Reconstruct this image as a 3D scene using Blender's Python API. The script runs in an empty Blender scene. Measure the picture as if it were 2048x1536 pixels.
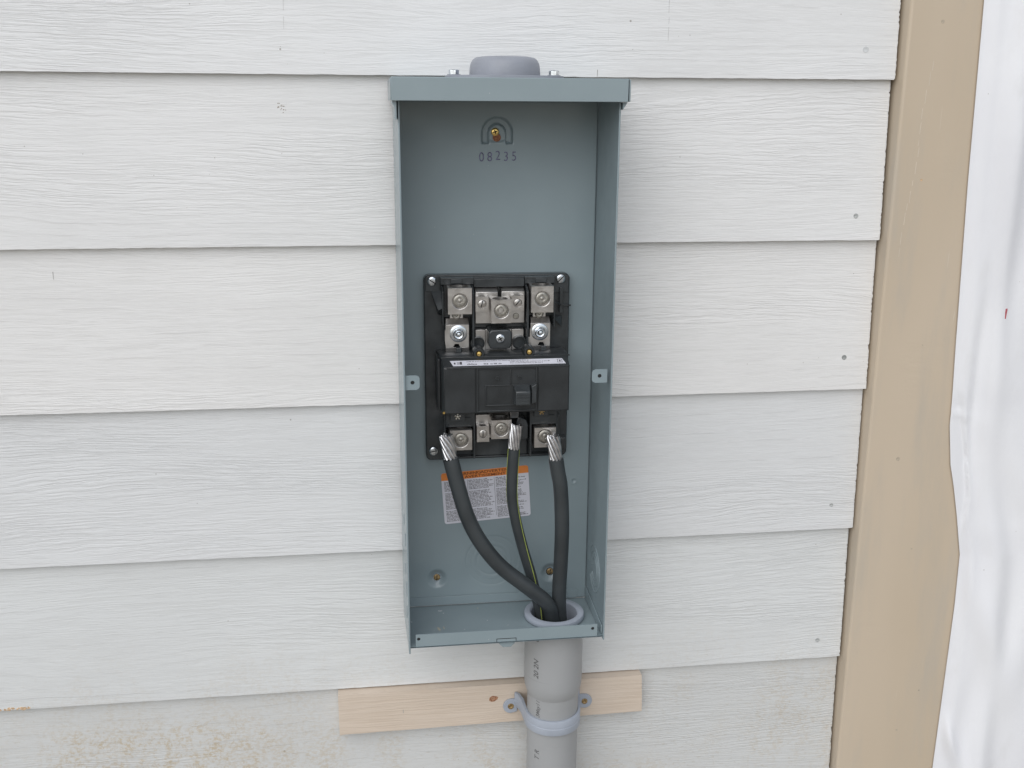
import bpy, math, random
from mathutils import Matrix, Vector
import numpy as np

random.seed(7)
rng = np.random.default_rng(7)
S = bpy.context.scene
COL = S.collection
MM = 0.001

# ------------------------------------------------------------------ camera
cam_d = bpy.data.cameras.new("camera")
cam = bpy.data.objects.new("camera", cam_d)
COL.objects.link(cam)
right = (0.9909620958846191, -0.1340033641395547, 0.00610105886259954)
fwd = (0.13107493482785307, 0.9576305684810524, -0.2564430848561341)
up = (0.028521675614119696, 0.254925072736948, 0.9665400774464681)
cam.matrix_world = Matrix((
    (right[0], up[0], -fwd[0], -0.5845854),
    (right[1], up[1], -fwd[1], -1.1438487),
    (right[2], up[2], -fwd[2], -0.0303908),
    (0, 0, 0, 1)))
cam_d.sensor_width = 36
cam_d.lens = 2096.914 / 2048 * 36
cam_d.clip_start = 0.02
cam_d.clip_end = 500
S.camera = cam

# ------------------------------------------------------------------ light
SUN_EL, SUN_ROT = math.radians(42), math.radians(206)
w = bpy.data.worlds.new("World")
S.world = w
w.use_nodes = True
nt = w.node_tree
nt.nodes.clear()
sky = nt.nodes.new('ShaderNodeTexSky')
sky.sky_type = 'NISHITA'
sky.sun_disc = False
sky.sun_elevation = SUN_EL
sky.sun_rotation = SUN_ROT
sky.air_density = 1.0
sky.dust_density = 0.6
hs = nt.nodes.new('ShaderNodeHueSaturation')
hs.inputs['Saturation'].default_value = 0.40
bg = nt.nodes.new('ShaderNodeBackground')
bg.inputs['Strength'].default_value = 0.10
out = nt.nodes.new('ShaderNodeOutputWorld')
nt.links.new(sky.outputs[0], hs.inputs['Color'])
nt.links.new(hs.outputs[0], bg.inputs['Color'])
nt.links.new(bg.outputs[0], out.inputs[0])

sl = bpy.data.lights.new("sun", 'SUN')
sl.energy = 1.5
sl.angle = math.radians(70)
sl.color = (1.0, 0.99, 0.975)
sun = bpy.data.objects.new("sun", sl)
COL.objects.link(sun)
# towards the sun: in front of the wall, high
sd = Vector((math.sin(SUN_ROT) * math.cos(SUN_EL), math.cos(SUN_ROT) * math.cos(SUN_EL), math.sin(SUN_EL)))
sun.rotation_euler = sd.to_track_quat('Z', 'Y').to_euler()
sun.location = (0, -3, 3)

S.view_settings.view_transform = 'Standard'
S.view_settings.look = 'None'
S.view_settings.gamma = 1
S.view_settings.use_curve_mapping = False
S.view_settings.exposure = 0.28

# ------------------------------------------------------------------ mesh helpers (all numbers in millimetres)
class MB:
    def __init__(self):
        self.v = []
        self.f = []

    def add(self, vs, fs):
        n = len(self.v)
        self.v += [tuple(p) for p in vs]
        self.f += [tuple(i + n for i in f) for f in fs]
        return self

    def box(self, x0, x1, y0, y1, z0, z1):
        return self.add([(x0, y0, z0), (x1, y0, z0), (x1, y1, z0), (x0, y1, z0),
                         (x0, y0, z1), (x1, y0, z1), (x1, y1, z1), (x0, y1, z1)],
                        [(0, 3, 2, 1), (4, 5, 6, 7), (0, 1, 5, 4), (1, 2, 6, 5), (2, 3, 7, 6), (3, 0, 4, 7)])

    def hexa(self, front, back):
        """front/back: 4 points each, same order (seen from the front, counter clockwise)"""
        return self.add(list(front) + list(back),
                        [(0, 1, 2, 3), (7, 6, 5, 4), (1, 0, 4, 5), (2, 1, 5, 6), (3, 2, 6, 7), (0, 3, 7, 4)])

    def prism(self, poly, y0, y1):
        """polygon in (x, z), counter clockwise seen from -Y, from y0 (front) to y1 (back)"""
        n = len(poly)
        vs = [(x, y0, z) for x, z in poly] + [(x, y1, z) for x, z in poly]
        fs = [tuple(range(n)), tuple(range(2 * n - 1, n - 1, -1))]
        for i in range(n):
            j = (i + 1) % n
            fs.append((j, i, n + i, n + j))
        return self.add(vs, fs)

    def lathe(self, c, axis, prof, n=32, cap0=True, cap1=True):
        """prof: list of (radius, distance along axis)"""
        a = Vector(axis).normalized()
        u = a.orthogonal().normalized()
        w_ = a.cross(u)
        c = Vector(c)
        vs, fs = [], []
        for r, d in prof:
            for k in range(n):
                t = 2 * math.pi * k / n
                vs.append(c + a * d + (u * math.cos(t) + w_ * math.sin(t)) * r)
        for i in range(len(prof) - 1):
            for k in range(n):
                k2 = (k + 1) % n
                fs.append((i * n + k, i * n + k2, (i + 1) * n + k2, (i + 1) * n + k))
        if cap0:
            fs.append(tuple(range(n - 1, -1, -1)))
        if cap1:
            m = (len(prof) - 1) * n
            fs.append(tuple(m + k for k in range(n)))
        return self.add(vs, fs)

    def cyl(self, c, axis, r, l, n=24):
        return self.lathe(c, axis, [(r, 0), (r, l)], n)

    def tube(self, path, radii, n=12, cap=True, up=None):
        path = [Vector(p) for p in path]
        if not hasattr(radii, '__len__'):
            radii = [radii] * len(path)
        fr = frames(path, up)
        vs, fs = [], []
        for p, r, (t, a, b) in zip(path, radii, fr):
            for k in range(n):
                th = 2 * math.pi * k / n
                vs.append(p + (a * math.cos(th) + b * math.sin(th)) * r)
        for i in range(len(path) - 1):
            for k in range(n):
                k2 = (k + 1) % n
                fs.append((i * n + k, i * n + k2, (i + 1) * n + k2, (i + 1) * n + k))
        if cap:
            fs.append(tuple(range(n - 1, -1, -1)))
            m = (len(path) - 1) * n
            fs.append(tuple(m + k for k in range(n)))
        return self.add(vs, fs)

    def holed(self, o, ux, uz, rect, c, r, depth, nrm, n=32, chamfer=0.0, floor=True):
        """rectangular face with a round recess. o origin, ux/uz in-plane axes, nrm outward normal"""
        o, ux, uz, nrm = Vector(o), Vector(ux), Vector(uz), Vector(nrm)
        x0, x1, z0, z1 = rect
        outer = []
        cs = [math.atan2(z - c[1], x - c[0]) % (2 * math.pi) for x, z in ((x1, z1), (x0, z1), (x0, z0), (x1, z0))]
        angs = sorted([2 * math.pi * k / n for k in range(n)] + cs)
        m = len(angs)
        inner = []
        for t in angs:
            dx, dz = math.cos(t), math.sin(t)
            s = min(((x1 - c[0]) / dx if dx > 1e-9 else (x0 - c[0]) / dx if dx < -1e-9 else 1e9),
                    ((z1 - c[1]) / dz if dz > 1e-9 else (z0 - c[1]) / dz if dz < -1e-9 else 1e9))
            outer.append(o + ux * (c[0] + dx * s) + uz * (c[1] + dz * s))
            inner.append((dx, dz))
        rings = [outer]
        def ring(rr, d):
            return [o + ux * (c[0] + dx * rr) + uz * (c[1] + dz * rr) - nrm * d for dx, dz in inner]
        rings.append(ring(r + chamfer, 0))
        if chamfer:
            rings.append(ring(r, chamfer))
        rings.append(ring(r, depth))
        vs = [p for rr in rings for p in rr]
        fs = []
        for i in range(len(rings) - 1):
            for k in range(m):
                k2 = (k + 1) % m
                fs.append((i * m + k, i * m + k2, (i + 1) * m + k2, (i + 1) * m + k))
        if floor:
            fs.append(tuple((len(rings) - 1) * m + k for k in range(m)))
        return self.add(vs, fs)


def frames(path, up=None):
    n = len(path)
    ts = []
    for i in range(n):
        a = path[max(0, i - 1)]
        b = path[min(n - 1, i + 1)]
        ts.append((b - a).normalized())
    u = Vector(up) if up else ts[0].orthogonal()
    u = (u - ts[0] * u.dot(ts[0])).normalized()
    res = []
    for t in ts:
        u = (u - t * u.dot(t)).normalized()
        res.append((t, u, t.cross(u)))
    return res


def spline(pts, m=10):
    P = [Vector(p) for p in pts]
    P = [P[0] * 2 - P[1]] + P + [P[-1] * 2 - P[-2]]
    o = []
    for i in range(1, len(P) - 2):
        for k in range(m):
            t = k / m
            a, b, c, d = P[i - 1], P[i], P[i + 1], P[i + 2]
            o.append(0.5 * ((2 * b) + (c - a) * t + (2 * a - 5 * b + 4 * c - d) * t * t + (3 * b - a - 3 * c + d) * t ** 3))
    o.append(P[-2])
    return o


WLOC = {}


def obj(name, mb, mat, parent=None, bevel=0.0, smooth=35, label=None, seg=2, recalc=True, **props):
    if isinstance(mb, tuple):
        V, F = mb
    else:
        V, F = mb.v, mb.f
    V = np.array([tuple(p) for p in V], dtype=float) * MM
    c = (V.min(0) + V.max(0)) / 2
    V = V - c
    me = bpy.data.meshes.new(name)
    me.from_pydata(V.tolist(), [], F)
    if recalc:
        import bmesh
        bm = bmesh.new()
        bm.from_mesh(me)
        bmesh.ops.recalc_face_normals(bm, faces=bm.faces)
        bm.to_mesh(me)
        bm.free()
    me.materials.append(mat)
    o = bpy.data.objects.new(name, me)
    COL.objects.link(o)
    if smooth:
        me.polygons.foreach_set('use_smooth', [True] * len(me.polygons))
        me.set_sharp_from_angle(angle=math.radians(smooth))
    if parent:
        o.parent = parent
        o.location = Vector(c) - WLOC[parent.name]
    else:
        o.location = Vector(c)
    WLOC[o.name] = Vector(c)
    if bevel:
        b = o.modifiers.new("edge", 'BEVEL')
        b.width = bevel * MM
        b.segments = seg
        b.limit_method = 'ANGLE'
        b.angle_limit = math.radians(40)
    if label:
        o['label'] = label
    for k, val in props.items():
        o[k] = val
    return o


def thing(name, label, cat, loc, group=None):
    o = bpy.data.objects.new(name, None)
    COL.objects.link(o)
    o.empty_display_size = 0.02
    o.location = Vector(loc) * MM
    WLOC[o.name] = Vector(loc) * MM
    o['label'] = label
    o['category'] = cat
    if group:
        o['group'] = group
    return o


def text2d(s, size, shear=0.0, bold=0.0, sx=1.0, align='LEFT'):
    """flat lettering as (2D verts, faces), units mm, baseline at y=0"""
    cu = bpy.data.curves.new("lettering", 'FONT')
    cu.body = s
    cu.size = size
    cu.shear = shear
    cu.offset = bold
    cu.align_x = align
    cu.resolution_u = 3
    o = bpy.data.objects.new("lettering_source", cu)
    COL.objects.link(o)
    dg = bpy.context.evaluated_depsgraph_get()
    me = bpy.data.meshes.new_from_object(o.evaluated_get(dg))
    vs = [(v.co.x * sx, v.co.y) for v in me.vertices]
    fs = [tuple(p.vertices) for p in me.polygons]
    bpy.data.objects.remove(o)
    bpy.data.meshes.remove(me)
    bpy.data.curves.remove(cu)
    return vs, fs


def greek(x0, x1, z, h, mb, fr, seed, ragged=True):
    """a line of print too small to read: tiny letter bars"""
    r = random.Random(seed)
    x = x0
    end = x1 - (r.random() * (x1 - x0) * 0.35 if ragged else 0)
    while x < end:
        for _ in range(r.randint(2, 9)):
            if x > end:
                break
            lw = h * r.uniform(0.34, 0.5)
            hh = h * r.choice([0.62, 0.66, 0.7, 1.0])
            mb.add([fr(x, z), fr(x + lw, z), fr(x + lw, z + hh), fr(x, z + hh)], [(0, 1, 2, 3)])
            x += lw + h * 0.22
        x += h * 0.5


# ------------------------------------------------------------------ materials
def newmat(name):
    m = bpy.data.materials.new(name)
    m.use_nodes = True
    nt = m.node_tree
    b = nt.nodes['Principled BSDF']
    return m, nt, b


def N(nt, t, **kw):
    n = nt.nodes.new('ShaderNode' + t)
    for k, v in kw.items():
        setattr(n, k, v)
    return n


def math_(nt, op, a, b=None, c=None, clamp=False):
    n = N(nt, 'Math', operation=op)
    n.use_clamp = clamp
    for i, s in enumerate((a, b, c)):
        if s is None:
            continue
        if isinstance(s, (int, float)):
            n.inputs[i].default_value = s
        else:
            nt.links.new(s, n.inputs[i])
    return n.outputs[0]


def noise(nt, vec, scale=(1, 1, 1), detail=2, rough=0.5, off=None):
    mp = N(nt, 'Mapping')
    mp.inputs['Scale'].default_value = scale
    if off:
        mp.inputs['Location'].default_value = off
    nt.links.new(vec, mp.inputs['Vector'])
    n = N(nt, 'TexNoise')
    n.inputs['Scale'].default_value = 1
    n.inputs['Detail'].default_value = detail
    n.inputs['Roughness'].default_value = rough
    nt.links.new(mp.outputs[0], n.inputs['Vector'])
    return n.outputs['Fac']


def ramp(nt, x, lo, hi, a=0.0, b=1.0, smooth=True):
    n = N(nt, 'MapRange')
    n.interpolation_type = 'SMOOTHSTEP' if smooth else 'LINEAR'
    nt.links.new(x, n.inputs['Value'])
    n.inputs['From Min'].default_value = lo
    n.inputs['From Max'].default_value = hi
    n.inputs['To Min'].default_value = a
    n.inputs['To Max'].default_value = b
    return n.outputs[0]


def mixc(nt, fac, a, b):
    n = N(nt, 'Mix', data_type='RGBA')
    if isinstance(fac, (int, float)):
        n.inputs[0].default_value = fac
    else:
        nt.links.new(fac, n.inputs[0])
    for i, s in ((6, a), (7, b)):
        if isinstance(s, tuple):
            n.inputs[i].default_value = s if len(s) == 4 else s + (1,)
        else:
            nt.links.new(s, n.inputs[i])
    return n.outputs[2]


def bump(nt, b, h, strength, dist):
    n = N(nt, 'Bump')
    n.inputs['Strength'].default_value = strength
    n.inputs['Distance'].default_value = dist
    nt.links.new(h, n.inputs['Height'])
    nt.links.new(n.outputs[0], b.inputs['Normal'])


def specks(nt, vec, scale, thr, size):
    """sparse dots: 1 inside a dot"""
    v = N(nt, 'TexVoronoi')
    v.inputs['Scale'].default_value = scale
    nt.links.new(vec, v.inputs['Vector'])
    sep = N(nt, 'SeparateColor')
    nt.links.new(v.outputs['Color'], sep.inputs[0])
    pick = math_(nt, 'GREATER_THAN', sep.outputs[0], thr)
    rad = math_(nt, 'MULTIPLY', sep.outputs[1], size)
    inn = math_(nt, 'LESS_THAN', v.outputs['Distance'], rad)
    return math_(nt, 'MULTIPLY', pick, inn)


def simple(name, col, rough=0.5, metal=0.0, nscale=60, namp=0.12, bumpd=0.0, bscale=400, spec=0.5, mott=None):
    m, nt, b = newmat(name)
    tc = N(nt, 'TexCoord').outputs['Object']
    f = noise(nt, tc, (nscale,) * 3, 4)
    dark = tuple(c * (1 - namp) for c in col)
    lite = tuple(min(1, c * (1 + namp)) for c in col)
    c = mixc(nt, ramp(nt, f, 0.3, 0.7), dark, lite)
    nt.links.new(c, b.inputs['Base Color'])
    r = ramp(nt, f, 0.25, 0.75, rough * 0.88, min(1, rough * 1.12))
    nt.links.new(r, b.inputs['Roughness'])
    b.inputs['Metallic'].default_value = metal
    b.inputs['Specular IOR Level'].default_value = spec
    if bumpd:
        bump(nt, b, noise(nt, tc, (bscale,) * 3, 3), 0.5, bumpd)
    return m


def mat_siding():
    m, nt, b = newmat("fibre_cement_siding")
    L = nt.links.new
    tc = N(nt, 'TexCoord').outputs['Object']
    oi = N(nt, 'ObjectInfo')
    rnd = math_(nt, 'MULTIPLY', oi.outputs['Random'], 37.0)
    cx = N(nt, 'CombineXYZ')
    L(rnd, cx.inputs[0]); L(rnd, cx.inputs[1])
    va = N(nt, 'VectorMath', operation='ADD')
    L(tc, va.inputs[0]); L(cx.outputs[0], va.inputs[1])
    v = va.outputs[0]
    # warp the height coordinate so grain lines wander
    w1 = noise(nt, v, (2.2, 1, 9), 1)
    w2 = noise(nt, v, (28, 1, 90), 2)
    sp = N(nt, 'SeparateXYZ'); L(v, sp.inputs[0])
    z = math_(nt, 'MULTIPLY_ADD', w1, 0.055, sp.outputs[2])
    z = math_(nt, 'MULTIPLY_ADD', w2, 0.0045, z)
    cv = N(nt, 'CombineXYZ'); L(sp.outputs[0], cv.inputs[0]); L(rnd, cv.inputs[1]); L(z, cv.inputs[2])
    g1 = ramp(nt, noise(nt, cv.outputs[0], (18, 1, 500), 3, 0.62), 0.38, 0.60)
    amp = ramp(nt, noise(nt, v, (3.0, 1, 16), 2, off=(11, 4, 2)), 0.35, 0.65, 0.25, 1.0)
    g1 = math_(nt, 'MULTIPLY', g1, amp)
    g2 = noise(nt, v, (70, 1, 700), 2, 0.6)
    # wide cathedral lines: one sided steps
    saw = math_(nt, 'FRACT', math_(nt, 'MULTIPLY', z, 74.0))
    step = math_(nt, 'POWER', saw, 5.0)
    area = ramp(nt, noise(nt, v, (1.6, 1, 11), 1, off=(3, 5, 1)), 0.46, 0.6)
    calm = math_(nt, 'SUBTRACT', 1.0, math_(nt, 'MULTIPLY', area, 0.8))
    h = math_(nt, 'MULTIPLY', g1, calm)
    h = math_(nt, 'MULTIPLY_ADD', g2, 0.5, h)
    broken = ramp(nt, noise(nt, v, (20, 1, 60), 2), 0.35, 0.6, 0.15, 1.0)
    h = math_(nt, 'MULTIPLY_ADD', math_(nt, 'MULTIPLY', math_(nt, 'MULTIPLY', step, area), broken), 1.3, h)
    bump(nt, b, h, 0.52, 0.0008)
    # colour: paint, tiny dirt specks, tan splash dirt low on the wall
    ge = N(nt, 'NewGeometry')
    ps = N(nt, 'SeparateXYZ'); L(ge.outputs['Position'], ps.inputs[0])
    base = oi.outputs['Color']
    mott = noise(nt, v, (5, 5, 5), 3)
    base = mixc(nt, ramp(nt, mott, 0.3, 0.7, 0, 0.10), base, (0.50, 0.50, 0.49))
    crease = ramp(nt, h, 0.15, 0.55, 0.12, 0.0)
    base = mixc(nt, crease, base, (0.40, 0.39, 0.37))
    sk = specks(nt, v, 60, 0.93, 0.10)
    base = mixc(nt, math_(nt, 'MULTIPLY', sk, 0.6), base, (0.22, 0.19, 0.15))
    sk2 = specks(nt, v, 160, 0.975, 0.13)
    base = mixc(nt, math_(nt, 'MULTIPLY', sk2, 0.45), base, (0.26, 0.23, 0.18))
    low = ramp(nt, ps.outputs[2], -0.60, -0.83)
    patch = ramp(nt, noise(nt, ge.outputs['Position'], (5.5, 1, 3.2), 3, 0.6, off=(1.3, 0, 2.7)), 0.40, 0.60)
    streak = ramp(nt, noise(nt, ge.outputs['Position'], (34, 1, 17), 4, 0.75), 0.36, 0.60)
    fleck = ramp(nt, noise(nt, ge.outputs['Position'], (160, 1, 260), 4, 0.75), 0.42, 0.58)
    d = math_(nt, 'MULTIPLY', math_(nt, 'MULTIPLY', low, streak), math_(nt, 'MULTIPLY', patch, fleck))
    d = math_(nt, 'MULTIPLY', d, 0.45)
    # one broad splash patch near the left end of the lowest board
    px = ps.outputs[0]
    bx = math_(nt, 'MULTIPLY', ramp(nt, px, -1.03, -0.93), ramp(nt, px, -0.64, -0.76))
    bz = ramp(nt, ps.outputs[2], -0.715, -0.775)
    spl = ramp(nt, noise(nt, ge.outputs['Position'], (48, 1, 40), 5, 0.8, off=(2, 0, 5)), 0.40, 0.60)
    bl = math_(nt, 'MULTIPLY', math_(nt, 'MULTIPLY', bx, bz), math_(nt, 'MULTIPLY', math_(nt, 'MULTIPLY', spl, ramp(nt, fleck, 0, 1, 0.15, 1)), 0.75))
    d = math_(nt, 'MAXIMUM', d, bl)
    base = mixc(nt, d, base, (0.50, 0.40, 0.26))
    fleck2 = ramp(nt, noise(nt, ge.outputs['Position'], (120, 1, 240), 3, 0.7, off=(4, 0, 9)), 0.56, 0.68)
    d2 = math_(nt, 'MULTIPLY', math_(nt, 'MULTIPLY', low, fleck2), 0.28)
    base = mixc(nt, d2, base, (0.42, 0.35, 0.24))
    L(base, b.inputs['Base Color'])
    b.inputs['Roughness'].default_value = 0.62
    b.inputs['Specular IOR Level'].default_value = 0.35
    return m


def mat_enclosure():
    m, nt, b = newmat("grey_enamel_steel")
    L = nt.links.new
    tc = N(nt, 'TexCoord').outputs['Object']
    f = noise(nt, tc, (14, 14, 14), 3)
    c = mixc(nt, ramp(nt, f, 0.3, 0.7), (0.240, 0.300, 0.322), (0.258, 0.318, 0.340))
    dust = ramp(nt, noise(nt, tc, (45, 45, 45), 5, 0.7), 0.66, 0.84, 0, 0.10)
    c = mixc(nt, dust, c, (0.40, 0.44, 0.46))
    sk = specks(nt, tc, 190, 0.975, 0.14)
    c = mixc(nt, math_(nt, 'MULTIPLY', sk, 0.6), c, (0.5, 0.52, 0.52))
    L(c, b.inputs['Base Color'])
    L(ramp(nt, noise(nt, tc, (30, 30, 30), 4), 0.3, 0.7, 0.36, 0.50), b.inputs['Roughness'])
    b.inputs['Specular IOR Level'].default_value = 0.6
    b.inputs['Coat Weight'].default_value = 0.35
    b.inputs['Coat Roughness'].default_value = 0.08
    return m


def mat_wood():
    m, nt, b = newmat("pale_primed_wood")
    L = nt.links.new
    tc = N(nt, 'TexCoord').outputs['Object']
    sp = N(nt, 'SeparateXYZ'); L(tc, sp.inputs[0])
    z = math_(nt, 'MULTIPLY_ADD', noise(nt, tc, (7, 1, 30), 1), 0.012, sp.outputs[2])
    z = math_(nt, 'MULTIPLY_ADD', noise(nt, tc, (60, 1, 160), 2), 0.0022, z)
    cv = N(nt, 'CombineXYZ'); L(sp.outputs[0], cv.inputs[0]); L(z, cv.inputs[2])
    g = ramp(nt, noise(nt, cv.outputs[0], (9, 1, 420), 3, 0.6), 0.34, 0.66)
    c = mixc(nt, g, (0.61, 0.505, 0.405), (0.66, 0.555, 0.455))
    c = mixc(nt, ramp(nt, noise(nt, tc, (12, 12, 30), 3), 0.35, 0.7, 0, 0.35), c, (0.72, 0.62, 0.52))
    L(c, b.inputs['Base Color'])
    b.inputs['Roughness'].default_value = 0.75
    bump(nt, b, g, 0.35, 0.0006)
    return m


def mat_trim():
    m, nt, b = newmat("tan_painted_trim")
    L = nt.links.new
    tc = N(nt, 'TexCoord').outputs['Object']
    f = noise(nt, tc, (5, 5, 1.5), 3)
    c = mixc(nt, ramp(nt, f, 0.3, 0.7), (0.545, 0.448, 0.332), (0.595, 0.495, 0.378))
    grey = ramp(nt, noise(nt, tc, (22, 9, 3.5), 5, 0.65, off=(2, 1, 0)), 0.45, 0.75, 0, 0.6)
    c = mixc(nt, grey, c, (0.48, 0.43, 0.36))
    sc = ramp(nt, noise(nt, tc, (260, 1, 9), 3, 0.6), 0.69, 0.76, 0, 0.5)
    c = mixc(nt, sc, c, (0.70, 0.63, 0.53))
    sk = specks(nt, tc, 60, 0.965, 0.10)
    c = mixc(nt, math_(nt, 'MULTIPLY', sk, 0.5), c, (0.22, 0.19, 0.15))
    L(c, b.inputs['Base Color'])
    b.inputs['Roughness'].default_value = 0.5
    wr = noise(nt, tc, (40, 40, 130), 3, 0.6)
    ms = ramp(nt, noise(nt, tc, (12, 12, 5), 2, off=(7, 2, 3)), 0.5, 0.7)
    h = math_(nt, 'ADD', math_(nt, 'MULTIPLY', wr, ms), math_(nt, 'MULTIPLY', noise(nt, tc, (300, 300, 300), 2), 0.15))
    bump(nt, b, h, 0.4, 0.001)
    return m


def mat_tarp():
    m, nt, b = newmat("white_plastic_sheeting")
    L = nt.links.new
    tc = N(nt, 'TexCoord').outputs['Object']
    f = noise(nt, tc, (6, 6, 4), 3)
    c = mixc(nt, ramp(nt, f, 0.3, 0.7), (0.80, 0.80, 0.825), (0.86, 0.86, 0.875))
    sk = specks(nt, tc, 75, 0.90, 0.12)
    c = mixc(nt, math_(nt, 'MULTIPLY', sk, 0.5), c, (0.34, 0.30, 0.27))
    d = ramp(nt, noise(nt, tc, (18, 18, 9), 4, 0.65), 0.55, 0.8, 0, 0.25)
    c = mixc(nt, d, c, (0.60, 0.58, 0.55))
    L(c, b.inputs['Base Color'])
    b.inputs['Roughness'].default_value = 0.42
    h = math_(nt, 'ADD', noise(nt, tc, (22, 22, 14), 4, 0.6), math_(nt, 'MULTIPLY', noise(nt, tc, (120, 120, 160), 2), 0.12))
    bump(nt, b, h, 0.25, 0.003)
    return m


def mat_pvc():
    m, nt, b = newmat("grey_pvc")
    L = nt.links.new
    tc = N(nt, 'TexCoord').outputs['Object']
    f = noise(nt, tc, (10, 10, 8), 3)
    c = mixc(nt, ramp(nt, f, 0.3, 0.7), (0.325, 0.330, 0.332), (0.365, 0.370, 0.373))
    sm = ramp(nt, noise(nt, tc, (25, 25, 40), 4, 0.65), 0.55, 0.78, 0, 0.3)
    c = mixc(nt, sm, c, (0.45, 0.45, 0.44))
    sc = ramp(nt, noise(nt, tc, (14, 14, 420), 2), 0.68, 0.76, 0, 0.3)
    c = mixc(nt, sc, c, (0.25, 0.25, 0.25))
    L(c, b.inputs['Base Color'])
    L(ramp(nt, f, 0.3, 0.7, 0.36, 0.5), b.inputs['Roughness'])
    return m


M_SIDE = mat_siding()
M_BOX = mat_enclosure()
M_WOOD = mat_wood()
M_TRIM = mat_trim()
M_TARP = mat_tarp()
M_PVC = mat_pvc()
M_STRAP = simple("pale_pvc_strap", (0.385, 0.42, 0.48), 0.42, nscale=30, namp=0.05)
M_HUB = simple("hub_grey_metal", (0.30, 0.315, 0.355), 0.45, nscale=40, namp=0.06, bumpd=0.0004)
M_BLACK = simple("black_phenolic", (0.040, 0.045, 0.048), 0.24, nscale=50, namp=0.25, spec=0.6)
M_BODY = simple("black_breaker_case", (0.027, 0.030, 0.032), 0.34, nscale=30, namp=0.2, bumpd=0.0002, bscale=900)
M_RUB = simple("black_cable_jacket", (0.042, 0.048, 0.051), 0.40, nscale=25, namp=0.15, bumpd=0.0003, bscale=300)
M_GREEN = simple("yellow_green_stripe", (0.34, 0.40, 0.09), 0.5, nscale=90, namp=0.1)
M_ALU = simple("cast_aluminium", (0.58, 0.555, 0.53), 0.34, 1.0, nscale=90, namp=0.10, bumpd=0.0003, bscale=700)
M_TIN = simple("tinned_bus_metal", (0.60, 0.58, 0.56), 0.36, 1.0, nscale=60, namp=0.12)
M_STRAND = simple("aluminium_strand", (0.74, 0.73, 0.735), 0.34, 1.0, nscale=200, namp=0.12)
M_ZINC = simple("zinc_screw", (0.72, 0.76, 0.80), 0.22, 1.0, nscale=300, namp=0.15)
M_SOCK = simple("dull_set_screw", (0.42, 0.40, 0.36), 0.45, 1.0, nscale=300, namp=0.25)
M_BRASS = simple("yellow_brass", (0.80, 0.56, 0.20), 0.25, 1.0, nscale=200, namp=0.1)
M_RUST = simple("rusty_screw", (0.30, 0.13, 0.07), 0.7, 0.2, nscale=500, namp=0.4, bumpd=0.0005, bscale=900)
M_RUSTY = simple("dull_brass_screw", (0.36, 0.25, 0.12), 0.55, 0.6, nscale=500, namp=0.35)
M_DARKHOLE = simple("dark_gap", (0.02, 0.02, 0.02), 0.8)
M_CRACK = simple("hairline_crack", (0.34, 0.33, 0.31), 0.9)
M_NAIL = simple("painted_nail", (0.30, 0.31, 0.30), 0.5, nscale=300, namp=0.2)
M_NAILG = simple("grey_nail", (0.42, 0.43, 0.42), 0.5, nscale=400, namp=0.3)
M_NAILP = simple("nail_paint_white", (0.62, 0.63, 0.63), 0.5)
M_PAPER = simple("label_white", (0.66, 0.66, 0.72), 0.45, nscale=20, namp=0.03)
M_ORANGE = simple("label_orange", (0.72, 0.23, 0.05), 0.45, nscale=20, namp=0.05)
M_INK = simple("label_ink", (0.07, 0.065, 0.07), 0.6)
M_INKB = simple("orange_label_ink", (0.16, 0.045, 0.015), 0.6)
M_STAMP = simple("purple_stamp_ink", (0.125, 0.115, 0.205), 0.6, nscale=400, namp=0.4)
M_PRINT = simple("grey_pipe_print", (0.13, 0.13, 0.13), 0.6, nscale=700, namp=0.4)
M_GROUND = simple("dry_ground", (0.30, 0.27, 0.23), 0.9, nscale=6, namp=0.3, bumpd=0.02, bscale=20)
M_CONC = simple("foundation_concrete", (0.34, 0.33, 0.31), 0.85, nscale=12, namp=0.12, bumpd=0.002, bscale=80)
M_SHEATH = simple("sheathing", (0.30, 0.24, 0.17), 0.85, nscale=15, namp=0.2)
M_RED = simple("red_mark", (0.45, 0.10, 0.12), 0.5)
M_CAULK = simple("orange_stain", (0.60, 0.42, 0.26), 0.8, nscale=500, namp=0.3)

# ------------------------------------------------------------------ ground
g = MB()
nx = 40
for i in range(nx + 1):
    for j in range(nx + 1):
        x = (i / nx - 0.5) * 2
        y = (j / nx - 0.5) * 2
        g.v.append((math.copysign(abs(x) ** 3, x) * 200000 , math.copysign(abs(y) ** 3, y) * 200000, -1750 + rng.uniform(-6, 6)))
for i in range(nx):
    for j in range(nx):
        a = i * (nx + 1) + j
        g.f.append((a, a + nx + 1, a + nx + 2, a + 1))
obj("ground", g, M_GROUND, kind='structure')

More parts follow.
